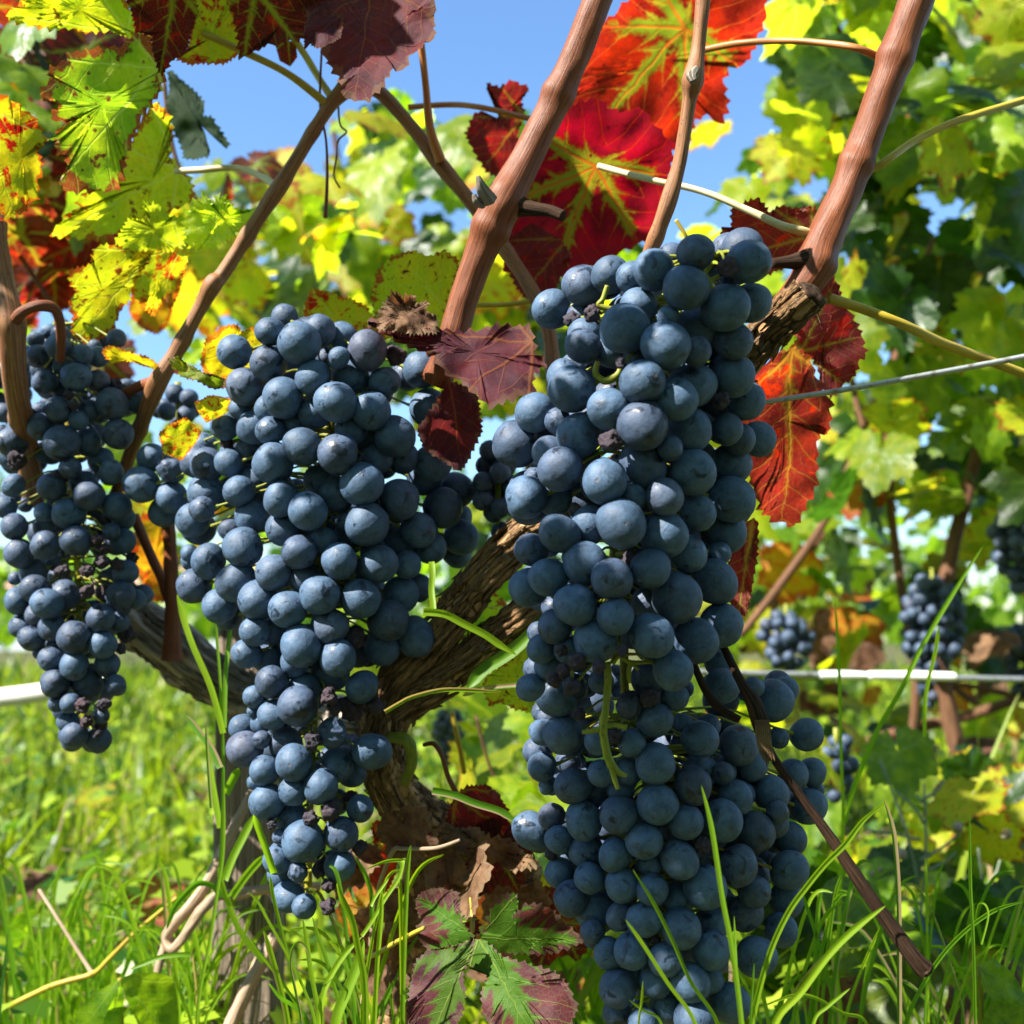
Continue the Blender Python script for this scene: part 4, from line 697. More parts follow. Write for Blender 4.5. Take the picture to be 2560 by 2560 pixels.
for x, y, d, z_, mk in [(885, 2150, .52, .022, 'brown'), (1010, 2075, .475, .020, 'brown'), (1160, 2190, .48, .026, 'brown'), (1240, 2120, .50, .026, 'maroonvein'), (1040, 2265, .48, .024, 'brown'), (1120, 2300, .50, .028, 'maroonvein'), (960, 2330, .50, .024, 'brown'), (1290, 2230, .52, .028, 'brown'), (900, 2270, .54, .022, 'orange'), (1400, 2300, .53, .03, 'maroonvein'), (960, 2450, .50, .02, 'brown')]:
    o = bpy.data.objects.new('leaf', random.choice(LEAFV[mk])); link(o, vine); o.matrix_parent_inverse = Matrix.Translation(vine.location).inverted()
    o.matrix_basis = orient((random.gauss(-.2, .5), random.gauss(-.8, .3), random.gauss(.3, .4)), (random.gauss(0, .7), 0, -1), z_, P(x, y, d))
# canopy leaves above the frame
for (x, y, d, t, s, m) in CANOPY: canopy(x, y, d, t, s, m)
for k in range(90):                                                    # unseen vine crown, added above right of the picture to cut sky fill
    y = random.uniform(.2, .95); x = random.uniform(.10, .95); z = max(.32+y*.60+.06, .52)+random.uniform(0, .35)
    if min((Vector((x, y, z))-(P(sx, 1690, .98)+SUN*((z-P(sx, 1690, .98).z)/SUN.z))).length for sx in (2060, 2140, 2220, 2300, 2380)) < .085: continue
    o = bpy.data.objects.new('leaf', random.choice(LEAFV[random.choice(('green', 'midgreen', 'green', 'redblotch'))])); link(o, vine); o.matrix_parent_inverse = Matrix.Translation(vine.location).inverted()
    o.matrix_basis = orient((random.gauss(-.3, .4), random.gauss(-.3, .4), 1), (random.gauss(0, 1), random.gauss(0, 1), -.5), random.uniform(.04, .065), (x, y, z))
# ------------------------------------------------------------------ post, wires, ties, twigs
po = empty('wooden_post', (P(625, 2560, .62).x, P(625, 2560, .62).y, 0)); tag(po, 'grey weathered square stake with split grain standing behind the tail of the middle bunch', 'post')
def plank():
    V = []; F = []; U = []; c = po.location; hw = 75*PX(.62); hd = .016; zt = P(600, 1480, .62).z; nz = 60; per = []
    nx = 14
    prof = [(-hw+2*hw*i/nx, -hd) for i in range(nx+1)]+[(hw, hd*(-1+2*i/6)) for i in range(1, 7)]+[(hw-2*hw*i/nx, hd) for i in range(1, nx+1)]+[(-hw, hd*(1-2*i/6)) for i in range(1, 6)]
    for j in range(nz+1):
        z = zt*j/nz-.02*(1-j/nz); lean = -.004*(j/nz)
        for i, (x, y) in enumerate(prof):
            k = 1+.10*noise.noise(Vector((x*260, y*260, z*9)))+.03*noise.noise(Vector((x*90, y*90, z*40)))
            V.append((c.x+x*k+lean, c.y+y*k, z)); U.append((i/8.0, z))
    m = len(prof)
    for j in range(nz):
        for i in range(m): F.append((j*m+i, j*m+(i+1) % m, (j+1)*m+(i+1) % m, (j+1)*m+i))
    F.append(tuple(range(nz*m, nz*m+m))); return mesh('post', V, F, M_post, U)
M_post = woodmat('stake_wood', (0.07, 0.050, 0.035), (0.42, 0.33, 0.24), (0.28, 0.22, 0.16), (22, 14), 1.0, 0.0012, 0.85)
obj('stake', plank(), po)
ty = empty('dry_tie', P(560, 2240, .6)); tag(ty, 'pale dry twisted twig knotted round the grey stake', 'twig tie')
ptube('strand', [(634, 1975, 10, .585), (600, 2040, 12, .58), (565, 2110, 14, .575), (528, 2190, 14, .57), (485, 2255, 14, .567), (435, 2310, 13, .565), (415, 2348, 12, .565), (432, 2372, 11, .562), (462, 2338, 12, .56), (505, 2275, 13, .56), (545, 2238, 13, .57), (585, 2238, 13, .575), (650, 2225, 12, .58), (730, 2215, 12, .585), (800, 2218, 11, .59)], M_straw, ty, seg=18, sub=10, rough=.22, ridge=.12, fr=120)
ptube('loose_end', [(425, 2340, 15, .568), (405, 2390, 12, .565), (390, 2445, 9, .562)], M_straw, ty, seg=12, sub=6, rough=.2, fr=120)
ty2 = empty('dry_tie', P(640, 2480, .58)); tag(ty2, 'pale dry stick leaning across the stake at the bottom edge', 'stick')
ptube('stick', [(690, 2340, 17, .58), (650, 2410, 18, .575), (610, 2490, 18, .57), (560, 2600, 18, .565)], M_straw, ty2, seg=16, sub=8, rough=.2, ridge=.12, fr=120)
wr = ptube('trellis_wire', [(1600, 1080, 7, .47), (1830, 1020, 7, .47), (2100, 976, 7, .465), (2400, 922, 7.5, .46), (2700, 865, 8, .45)], M_wire, None, seg=12, sub=8, rough=.05, fr=200)
tag(wr, 'grey steel trellis wire running from the upper right bunch to the right edge', 'wire')
wr2 = ptube('trellis_wire', [(1380, 1672, 8, .98), (1950, 1685, 8, .98), (2215, 1691, 8, .98), (2700, 1702, 8, .98)], M_wire, None, seg=10, sub=4)
tag(ptube('wire_glare', [(2050, 1688, 8, .98), (2056, 1688, 11, .98), (2120, 1688, 11, .98), (2172, 1689, 8.5, .98), (2178, 1689, 11, .98), (2290, 1690, 12, .98), (2380, 1692, 11, .98), (2388, 1692, 8, .98)], flat('glare_white', (0.85, 0.85, 0.82), .4), None, seg=12, sub=4), 'added white stretch of the blurred wire at the right, standing for its sun glare', 'wire glare')  # sun glare on the wire, put in as an added white tube
tag(wr2, 'blurred background wire shining white in the sun at the right', 'wire')
pp = ptube('white_pipe', [(-160, 1762, 24, 1.1), (60, 1738, 24, 1.1), (200, 1714, 22, 1.1), (290, 1700, 20, 1.1)], flat('white_pipe_paint', (0.72, 0.68, 0.62), .5), None, seg=16, sub=4); tag(pp, 'blurred whitish pole lying low behind the left bunch', 'pole')
tw = empty('pruned_twig', P(2300, 2400, .38)); tag(tw, 'dark brown cut twig slanting over the lower right bunch to the lower right', 'twig')
ptube('twig', [(1800, 1600, 9, .400), (1850, 1700, 12, .392), (1885, 1760, 20, .388), (1905, 1820, 20, .386), (1925, 1880, 11, .386), (1990, 1975, 11, .385), (2070, 2085, 13, .383), (2150, 2205, 16, .38), (2230, 2320, 19, .378), (2285, 2395, 21, .376), (2312, 2425, 23, .376)], M_canedark, tw, seg=22, sub=12, rough=.12, ridge=.12, fr=120)
ptube('cut_end', [(2310, 2421, 21, .3755), (2317, 2431, 17, .3755)], M_cut, tw, seg=18, sub=2, rough=.3, fr=300)
for k in range(7):
    ptube('bark_strip', [(1890+k*5, 1800, 4, .383), (1896+k*5, 1860, 4, .382), (1904+k*5+random.uniform(-5, 5), 1912+random.uniform(-12, 6), 1.5, .381)], M_old, tw, seg=6, sub=5, rough=.3, fr=300)
ptube('side_twig', [(1720, 1620, 9, .402), (1760, 1720, 10, .40), (1800, 1770, 12, .398), (1850, 1800, 9, .396)], M_canedark, tw, seg=12, sub=6, rough=.2, fr=150)
dt = empty('dry_stalk', P(240, 2420, .62)); tag(dt, 'golden dry stalk lying across the grass at the lower left', 'stalk')
ptube('stalk', [(24, 2515, 7, .62), (130, 2465, 7, .62), (230, 2435, 7, .62), (270, 2400, 6, .62), (340, 2330, 5, .62), (447, 2240, 4, .62)], M_petiole, dt, seg=10, sub=6, rough=.2, fr=150)
ptube('stalk', [(235, 2440, 6, .62), (190, 2370, 4, .63), (140, 2290, 4, .64), (98, 2225, 4, .65)], M_straw, dt, seg=10, sub=6, rough=.2, fr=150)
# ------------------------------------------------------------------ grass blades one can tell apart
def blade_mesh(px, wpx, d, d2=None, twist=0.0, stem=False):
    """px: photo polyline from tip to root; ribbon folded along its midrib"""
    pts = catmull([(x, y) for x, y in px], 7); n = len(pts); V = []; F = []; U = []; u0 = random.random(); d2 = d if d2 is None else d2
    for i, (x, y) in enumerate(pts):
        t = i/(n-1); dd = d+(d2-d)*t; p = P(x, y, dd); a = pts[max(0, i-1)]; b = pts[min(n-1, i+1)]; L = math.hypot(b[0]-a[0], b[1]-a[1]) or 1
        sx, sy = -(b[1]-a[1])/L, (b[0]-a[0])/L; wd = wpx*.5*PX(dd)*(min(1, (t*5)**.75+.03) if not stem else min(1, .5+t))
        side = RT*sx+UP*(-sy); side = (side*math.cos(twist)+FWD*math.sin(twist))
        for k, fo in ((-1, 0), (-.5, .35), (0, .75), (.5, .35), (1, 0)): V.append(p+side*(wd*k)+FWD*(wd*fo*.55)); U.append((u0+k*.05, t))
    for i in range(n-1):
        for k in range(4): a = i*5+k; F.append((a, a+1, a+6, a+5))
    return mesh('blade', V, F, M_grass, U)
def tuft(label, d, blades, T, extend=True):
    """blades: (points, width) in tile coordinates"""
    o, s = T; root = blades[0][0][-1]; e = empty('grass_tuft', P(o[0]+root[0]*s, o[1]+root[1]*s, d)); tag(e, label, 'grass tuft')
    for pts, wpx in blades:
        q = [(o[0]+x*s, o[1]+y*s) for x, y in pts]
        if extend and q[-1][1] > 2500: q.append((q[-1][0]+(q[-1][0]-q[-2][0])*.3, q[-1][1]+150))
        dd = d+random.uniform(-.012, .012); obj('blade', blade_mesh(q, wpx*s, dd, dd+random.uniform(-.01, .02), random.uniform(-.35, .35)), e)
    return e
Q4 = ((1900, 1900), 660/1932); Q3 = ((620, 1900), 660/1932); Q2 = ((0, 1900), 660/1932)
tuft('tall bright grass blades standing in front of the lower right bunch', .365, [([(1270,330),(1340,620),(1410,1080),(1480,1450),(1540,1932)],36), ([(810,895),(950,1120),(1080,1380),(1200,1650),(1380,1932)],26), ([(760,1230),(880,1400),(1040,1650),(1230,1932)],27), ([(1490,1205),(1498,1400),(1510,1600),(1540,1932)],16), ([(1625,1520),(1612,1700),(1600,1932)],17), ([(785,1770),(880,1840),(1000,1932)],20), ([(880,1640),(868,1800),(850,1932)],16)], C)
tuft('long curved grass blade pair crossing the dark cut twig at its middle', .36, [([(910,320),(760,440),(620,620),(480,760),(340,930),(200,1130),(60,1450),(-60,1932)],46), ([(920,1065),(700,1230),(500,1430),(300,1700),(110,1932)],50), ([(0,1810),(240,1725),(400,1740),(600,1850),(780,1932)],26), ([(660,1670),(500,1800),(390,1932)],26)], Q4)
tuft('upright grass stems right of the dark cut twig', .40, [([(908,290),(960,450),(990,620),(1015,1000),(1020,1500),(1022,1932)],38), ([(1932,1035),(1700,1110),(1450,1300),(1250,1550),(1070,1920)],36), ([(1535,400),(1540,900),(1560,1300),(1575,1932)],30), ([(1575,1200),(1600,1060),(1650,1060),(1670,1150),(1620,1350)],14)], Q4)
tuft('thin blurred grass stems between the dark twig and the lower right bunch', .55, [([(598,0),(610,400),(592,800),(570,1400),(530,1932)],26), ([(750,10),(700,200),(620,420)],22), ([(830,1560),(950,1700),(1060,1932)],26)], Q4)
RB = ((1800, 1300), 760/1932)
tuft('tall blurred grass blade slanting up to the right above the shining wire', .58, [([(1675,160),(1540,370),(1400,600),(1270,830),(1150,1080),(1020,1300),(930,1500),(850,1700),(790,1932)],30), ([(730,500),(750,800),(762,1100),(770,1500),(790,1932)],22), ([(1390,670),(1370,830),(1310,1100),(1300,1380)],24)], RB)
tuft('grass shoots climbing the left side of the grey stake', .50, [([(60,765),(110,950),(170,1120),(290,1400),(370,1700)],44), ([(320,950),(335,1150),(350,1350),(362,1650)],20), ([(428,960),(400,1150),(385,1350),(378,1660)],34), ([(115,1575),(200,1680),(290,1800),(350,1932)],52), ([(365,1600),(370,1932),(365,2300),(350,2600)],26), ([(255,1640),(262,1800),(270,1932),(290,2200)],22)], F_)
tuft('grass leaves folded around the stalk left of the grey stake', .52, [([(1520,-10),(1560,200),(1610,500)],52), ([(1860,400),(1780,560),(1700,720),(1640,880)],60), ([(1932,700),(1800,850),(1690,1010)],56), ([(1600,780),(1620,900),(1660,1020),(1760,1260),(1932,1480)],52), ([(1220,1240),(1270,1100),(1340,1000),(1450,905),(1560,925),(1610,1010)],48), ([(945,1535),(1150,1450),(1300,1425),(1390,1425)],34), ([(1410,1420),(1440,1650),(1450,1932)],26), ([(1255,1450),(1320,1700),(1400,1932)],26), ([(1635,0),(1640,400),(1630,700),(1600,900),(1540,1300),(1470,1650),(1440,1932)],28), ([(1740,1570),(1620,1700),(1560,1800),(1500,1932)],22), ([(1750,60),(1700,150),(1650,250)],60)], Q2)
tuft('long dark green grass blade crossing the lower old arm', .42, [([(1510,1380),(1360,1290),(1200,1180),(1000,1080),(850,1000),(750,975),(610,965)],72)], MT)
tuft('pointed grass leaf hanging below the shoulder of the middle bunch', .43, [([(715,1010),(705,900),(690,750),(700,600),(690,480)],62)], MT)
tuft('arching grass blade in front of the old arm fork', .43, [([(1370,1735),(1150,1725),(950,1715),(750,1725),(500,1790),(380,1850),(240,1932)],46)], MT)
tuft('bright grass blade over the dry leaf on the stub', .44, [([(1190,985),(1120,930),(1050,895),(900,850),(760,795),(610,765)],52)], DT)
tuft('grass blade poking down-left beside the upper right bunch', .48, [([(900,1325),(930,1290),(990,1250),(1060,1180)],24), ([(890,1340),(930,1325),(1000,1318)],10)], ((0, 0), 1.325*.98))
tuft('folded bent grass blades in front of the trunk foot', .425, [([(780,700),(850,820),(880,900),(905,1000),(905,1200)],36), ([(850,805),(1000,745),(1120,735),(1132,760),(1100,870),(1000,1020),(900,1190),(830,1290)],30), ([(835,1290),(700,1430),(600,1590),(550,1720),(520,1932)],44), ([(845,1310),(800,1500),(720,1700),(640,1932)],80), ([(985,960),(970,1200),(945,1500),(925,1932)],36), ([(1070,1610),(1000,1760),(920,1932)],42), ([(1035,1625),(1050,1780),(1065,1932)],24), ([(650,900),(690,1020),(760,1170),(800,1350),(850,1600),(860,1932)],50), ([(1030,865),(940,990),(900,1070)],22)], Q3)
tuft('fine hairy grass blades in front of the grey stake at the bottom', .43, [([(400,1160),(430,1330),(460,1550),(500,1760),(520,1932)],40), ([(472,1150),(510,1280),(570,1450),(650,1720),(710,1932)],28), ([(115,1245),(170,1430),(230,1650),(290,1932)],44), ([(0,960),(80,1050),(150,1180),(300,1450),(420,1700),(490,1932)],26), ([(0,1280),(100,1430),(200,1560),(330,1750),(420,1932)],24), ([(450,1510),(440,1400),(380,1335),(330,1370),(310,1500),(350,1700),(390,1932)],20), ([(160,850),(185,1000),(240,1230),(300,1470)],30), ([(150,1630),(240,1740),(330,1800),(440,1932)],30), ([(40,400),(120,620),(190,830)],60)], Q3)
for i, (lab, x0, x1, dd, nb) in enumerate([('short grass tuft at the bottom edge under the tail of the middle bunch', 880, 1010, .46, 14), ('low grass tuft at the bottom left corner', 20, 330, .66, 44), ('low grass tuft between the clover leaves and the stake', 380, 560, .60, 34), ('low grass tuft at the bottom right corner', 2250, 2560, .52, 30), ('low grass tuft below the lower right bunch', 1880, 2150, .50, 20), ('grass tuft behind the trunk foot', 1350, 1500, .62, 16), ('grass tuft at the left edge in the middle of the meadow', -20, 250, .85, 40)]):
    bl = []
    for k in range(nb):
        x = random.uniform(x0, x1); h = random.uniform(180, 520); lx = random.uniform(-160, 160); lx *= 1.6; dr = random.uniform(0, .25)*h*(abs(lx)/256); bl.append(([(x+lx, 2620-h+dr), (x+lx*.6, 2620-h*.85), (x+lx*.15, 2620-h*.35), (x, 2640)], random.uniform(5, 12)))
    tuft(lab, dd, bl, ((0, 0), 1.0))
# broad leaved clover at the lower left
def weed(label, d, outlines, group=None):
    c = outlines[0][1]; e = empty('broad_leaved_weed', P(c[0], c[1], d)); tag(e, label, 'weed', group)
    for poly, j, tip, tl in outlines: TL(poly, d, tl, j, tip, 'green', e, teeth=.004, crinkle=.03)
    tube('stem', [tuple(P(c[0], c[1], d))+(.0012,), tuple(P(c[0]+10, 2760, d+.02))+(.0014,)], M_stem, e, seg=8, sub=6); return e
weed('smooth round-leaved clover at the bottom edge left of the stake', .56, [
 (pt(*Q2, (530, 2100), (545, 1900), (580, 1810), (700, 1700), (880, 1600), (860, 1750), (780, 1850), (730, 2000), (720, 2150)), (300, 2447), (190, 2600), (-.2, .1)),
 (pt(*Q2, (890, 1600), (1000, 1560), (1120, 1540), (1260, 1580), (1290, 1700), (1310, 1850), (1300, 2100), (1060, 2150), (1000, 1900), (930, 1750)), (305, 2447), (430, 2600), (.2, -.3)),
 (pt(*Q2, (885, 1610), (910, 1750), (890, 1900), (880, 2100), (720, 2120), (735, 1950), (790, 1830), (850, 1700)), (302, 2448), (270, 2600), BL)])
weed('round green weed leaf at the left edge above the dry stalk', .72, [
 (pt(*Q2, (30, 1400), (60, 1230), (130, 1120), (270, 1080), (230, 1180), (170, 1330), (100, 1400)), (12, 2378), (90, 2265), BL),
 (pt(*Q2, (220, 1180), (330, 1090), (420, 1110), (440, 1190), (340, 1230), (240, 1220)), (75, 2300), (150, 2290), FL)])
weed('dark broad leaves at the bottom right corner', .50, [
 (pt(*Q4, (1600, 1500), (1700, 1450), (1850, 1560), (1960, 1750), (1960, 1800), (1700, 1760), (1620, 1650)), (2450, 2420), (2560, 2480), (.3, .3)),
 (pt(*Q4, (1600, 1980), (1640, 1830), (1750, 1750), (1960, 1790), (1960, 2100), (1700, 2150)), (2560, 2520), (2440, 2600), (.2, .1))])
# ------------------------------------------------------------------ vines behind
def ivec(t=.6): return Vector((random.uniform(-1, 1), random.uniform(-1, 1), random.uniform(-1, 1)))
def bg_vine(label, foot, regions, canes=(), trunkpts=None):
    e = empty('grapevine', (foot[0], foot[1], 0)); tag(e, label, 'grapevine', 'vines of the rows behind'); inv = Matrix.Translation(e.location).inverted()
    if trunkpts: tube('trunk', [tuple(p)+(r*.36,) for p, r in trunkpts], M_bgcane, e, seg=14, sub=6, rough=.3, fr=25)
    for cpx in canes:
        tube('cane', [tuple(P(x, y, d))+(r*.8*PX(d),) for x, y, r, d in cpx], M_bgcane, e, seg=10, sub=6, rough=.08, fr=40)
    for (x0, y0, x1, y1, d0, d1, n, size, mats, hole) in regions:
        c = 0; t = 0
        while c < n and t < n*6:
            t += 1; x = random.uniform(x0, x1); y = random.uniform(y0, y1); d = random.uniform(d0, d1)
            if hole and any((x-a)**2/(rx*rx)+(y-b)**2/(ry*ry) < 1 for a, b, rx, ry in hole): continue
            mk = random.choice(mats); o = bpy.data.objects.new('leaf', random.choice(LEAFV[mk])); link(o, e); o.matrix_parent_inverse = inv
            nrm = Vector((random.gauss(-.1, .55), random.gauss(-.55, .5), random.gauss(.35, .55)))
            o.matrix_basis = orient(nrm, Vector((random.gauss(0, .7), random.gauss(0, .5), -1)), size*random.uniform(.6, 1.15), P(x, y, d)); c += 1
    return e
GRN = ('green', 'green', 'deepgreen', 'deepgreen', 'midgreen', 'midgreen', 'lime', 'deepgreen', 'yellowgreen'); YG = ('midgreen', 'yellowgreen', 'green', 'deepgreen', 'deepgreen', 'green', 'midgreen', 'lime', 'redblotch'); DG = ('green', 'deepgreen', 'deepgreen', 'midgreen', 'green', 'yellowgreen')
SKYH = [(1180, 150, 190, 300), (640, 230, 260, 190), (1890, 200, 70, 170)]
a = P(2350, 1600, 1.2)
bg_vine('dense green vine filling the upper right behind the yellow shoot', (a.x, a.y), [
  (1960, -120, 2640, 420, .95, 1.5, 135, .056, GRN+('lime',), SKYH), (2080, 380, 2640, 1250, 1.0, 1.6, 160, .062, DG, [(2330, 560, 60, 90), (2160, 860, 40, 110), (2520, 900, 60, 90)])],
  canes=[[(1850, 1590, 12, 1.1), (1960, 1450, 13, 1.1), (2080, 1270, 12, 1.1), (2165, 1060, 13, 1.12), (2220, 940, 12, 1.15), (2270, 800, 11, 1.2), (2330, 600, 10, 1.25)], [(2160, 1070, 10, 1.11), (2135, 980, 9, 1.12), (2122, 860, 8, 1.13)], [(2270, 1900, 14, 1.25), (2290, 1700, 14, 1.25), (2250, 1450, 14, 1.25), (2220, 1150, 13, 1.25), (2240, 800, 12, 1.25)], [(2130, 140, 9, 1.1), (2060, 0, 9, 1.1), (2020, -80, 9, 1.1)]],
  trunkpts=[(Vector((a.x, a.y, 0)), .03), (Vector((a.x+.02, a.y, .15)), .028), (P(2350, 1560, 1.2), .022), (P(2480, 1000, 1.25), .018)])
a = P(2450, 1650, 1.6)
bg_vine('mixed yellow and green vine low at the right above the shining wire', (a.x, a.y), [
  (1760, 1200, 2620, 1640, 1.25, 2.0, 110, .052, YG+('orange', 'brown'), [(2300, 1330, 60, 50), (1930, 1330, 60, 90), (2500, 1500, 50, 90), (2150, 1320, 40, 70)]), (1760, 1640, 2620, 1960, 1.3, 2.4, 75, .05, YG+('brown', 'orange', 'brown'), None), (1760, 300, 2150, 1250, 1.2, 1.9, 75, .055, GRN+('lime', 'yellowgreen'), SKYH+[(1860, 640, 60, 90), (2160, 900, 60, 160)])],
  canes=[[(1850, 1630, 12, 1.4), (1960, 1480, 12, 1.4), (2060, 1330, 11, 1.4)], [(1900, 1680, 10, 1.5), (2060, 1690, 10, 1.5), (2200, 1660, 9, 1.5)], [(2140, 1870, 18, 1.5), (2280, 1820, 18, 1.5), (2420, 1790, 17, 1.5), (2620, 1720, 16, 1.5)], [(2440, 1760, 11, 1.3), (2390, 1710, 10, 1.3), (2620, 1760, 9, 1.3)]],
  trunkpts=[(Vector((a.x, a.y, 0)), .035), (Vector((a.x, a.y, .2)), .03), (P(2470, 1560, 1.6), .025)])
a = P(1500, 1650, 2.0)
bg_vine('green vine seen between the canes in the middle of the picture', (a.x, a.y), [
  (640, 400, 1400, 980, 1.3, 2.4, 210, .064, YG+('green', 'lime'), [(1120, 480, 130, 80), (760, 420, 120, 90), (1000, 560, 40, 50), (860, 700, 40, 40)]), (860, 230, 1330, 480, 1.2, 1.9, 40, .055, GRN, [(1130, 150, 150, 110), (1190, 170, 130, 150), (620, 230, 270, 140)]), (1230, 560, 1900, 1050, 1.5, 2.2, 40, .07, YG, [(1850, 620, 50, 60)])],
  canes=[[(860, 640, 9, 1.7), (760, 800, 9, 1.7)], [(960, 760, 9, 1.8), (870, 520, 9, 1.8), (830, 300, 8, 1.8)], [(1130, 430, 9, 1.4), (960, 250, 9, 1.4)]],
  trunkpts=[(Vector((a.x, a.y, 0)), .03), (Vector((a.x-.1, a.y, .3)), .025), (P(1300, 700, 2.0), .02)])
a = P(100, 1640, 1.0)
bg_vine('reddish green vine in shade behind the yellow leaves at the left', (a.x, a.y), [
  (-60, 0, 330, 620, .72, 1.1, 46, .058, ('maroonvein', 'green', 'maroonvein', 'orange', 'green', 'darkgreen'), [(60, 90, 90, 50)]), (-60, 560, 300, 900, .8, 1.2, 16, .055, ('maroonvein', 'green', 'maroonvein'), [(60, 700, 70, 60), (250, 820, 90, 60)]), (380, 400, 1000, 640, 1.0, 1.8, 36, .05, ('midgreen', 'lime', 'yellowgreen', 'green', 'redblotch'), SKYH), (330, 430, 760, 900, 1.1, 1.9, 80, .056, YG+('lime',), [(560, 830, 60, 60), (330, 850, 40, 60), (700, 430, 100, 60)]), (380, 330, 700, 480, .9, 1.2, 3, .05, ('maroonvein',), None)],
  canes=[[(50, 640, 8, .8), (130, 760, 8, .8), (180, 830, 7, .8)], [(90, 180, 9, .8), (40, 60, 9, .8)], [(540, 560, 8, .7), (470, 470, 8, .7), (430, 360, 7, .7), (410, 200, 7, .7)]],
  trunkpts=[(Vector((a.x-.2, a.y, 0)), .03), (Vector((a.x-.15, a.y, .25)), .025), (P(-80, 900, 1.0), .02)])
a = P(1300, 2100, .85)
bg_vine('low green vine shoots in the gap between the trunk and the lower right bunch', (a.x, a.y), [
  (1080, 1780, 1500, 2150, .68, 1.15, 24, .042, ('green', 'midgreen', 'green', 'midgreen', 'yellowgreen'), None), (1250, 2150, 1500, 2420, .65, .9, 10, .042, ('orange', 'redblotch', 'brown', 'green'), None), (850, 1250, 1450, 1800, 1.0, 2.0, 60, .05, YG+('brown', 'orange'), None), (280, 1050, 620, 1420, 1.1, 1.8, 22, .05, YG+('orange', 'orange'), None)],
  canes=[[(1190, 1790, 5, .75), (1230, 1930, 5, .75), (1290, 2010, 5, .75), (1330, 2100, 5, .75)]])
a = P(2250, 2200, .8)
bg_vine('broad dark green leaves in the shade at the lower right', (a.x, a.y), [
  (2030, 1880, 2600, 2200, .8, 1.3, 46, .042, ('green', 'deepgreen', 'green', 'midgreen', 'yellowgreen'), None), (1900, 2200, 2600, 2560, .62, 1.0, 70, .036, ('green', 'round', 'round', 'deepgreen', 'midgreen', 'brown'), None), (1380, 2300, 1700, 2560, .6, .8, 10, .045, ('green', 'round'), None)])
def sky_blocking_row():   # unseen vine row added behind the camera to cut the sky fill
    V = []; F = []; U = []; Ed = []; base = [(0, 0), (.35, .15), (.5, .5), (.25, .6), (0, 1), (-.25, .6), (-.5, .5), (-.35, .15)]
    for k in range(6500):
        x = RNG.uniform(-3.5, 3.5); y = -.75-abs(RNG.normal(0, .35)); z = RNG.uniform(.05, 2.1); s = RNG.uniform(.07, .12)
        M = orient(Vector((RNG.normal(0, .6), RNG.normal(.6, .6), RNG.normal(.3, .6))), Vector((RNG.normal(), RNG.normal(), -1)), s, (x, y, z)); b = len(V)
        for q in base: V.append(M @ Vector((q[0], q[1], 0))); U.append((q[0], q[1])); Ed.append(.3)
        F.append(tuple(range(b, b+8)))
    return mesh('sky_blocking_leaves', V, F, LM['green'], U, Ed)
tag(obj('unseen_sky_blocking_row', sky_blocking_row()), 'green vine row added unseen behind the camera to cut the sky fill', 'foliage', kind='stuff')
def fallen(mat, n):
    V = []; F = []; U = []; Ed = []; rim = [(math.sin(t)*r, math.cos(t)*r+.1) for t, r in [(2*math.pi*i/20, (.5+.28*abs(math.cos(2.5*2*math.pi*i/20)))) for i in range(20)]]
    for k in range(n):
        y = .75+random.random()**1.4*2.0; x = random.uniform(-.62, .62)*(y+.15); s_ = random.uniform(.022, .042)
        M = orient((random.gauss(0, .5), random.gauss(-.4, .5), 1), (random.gauss(0, 1), random.gauss(0, 1), .2), s_, (x, y, random.uniform(.03, .10))); b = len(V)
        V.append(M @ Vector((0, .1, 0))); U.append((0, .1)); Ed.append(0)
        for qx, qy in rim: V.append(M @ Vector((qx, qy, .25*noise.noise(Vector((qx*2, qy*2, k)))+.2*abs(qx)))); U.append((qx, qy)); Ed.append(1)
        for i in range(20): F.append((b, b+1+i, b+1+(i+1) % 20))
    tag(obj('fallen_leaves', mesh('fallen_leaves', V, F, LM[mat], U, Ed)), kind='stuff')
fallen('brown', 34); fallen('orange', 14); fallen('yellowgreen', 18)
# far foliage mass along the horizon
def far_mass():
    V = []; F = []; U = []; Ed = []; base = [(0, 0), (.35, .15), (.5, .5), (.25, .6), (0, 1), (-.25, .6), (-.5, .5), (-.35, .15)]
    for k in range(9000):
        x = RNG.uniform(-7, 7); y = RNG.choice([3.6, 5.4, 7.4, 10])+RNG.normal(0, .18); z = .35+abs(RNG.normal(0, .36)); s = RNG.uniform(.07, .12)
        if x < -1.0 and z > .9: continue
        M = orient(Vector((RNG.normal(), RNG.normal(-.5), RNG.normal(.4))), Vector((RNG.normal(), RNG.normal(), -1)), s, (x, y, z)); b = len(V)
        for q in base: V.append(M @ Vector((q[0], q[1], 0))); U.append((q[0], q[1])); Ed.append(.3)
        F.append(tuple(range(b, b+8)))
    return mesh('far_vine_rows', V, F, LM['green'], U, Ed)
tag(obj('far_vine_rows', far_mass()), 'blurred green mass of far vine rows', 'foliage', kind='stuff')
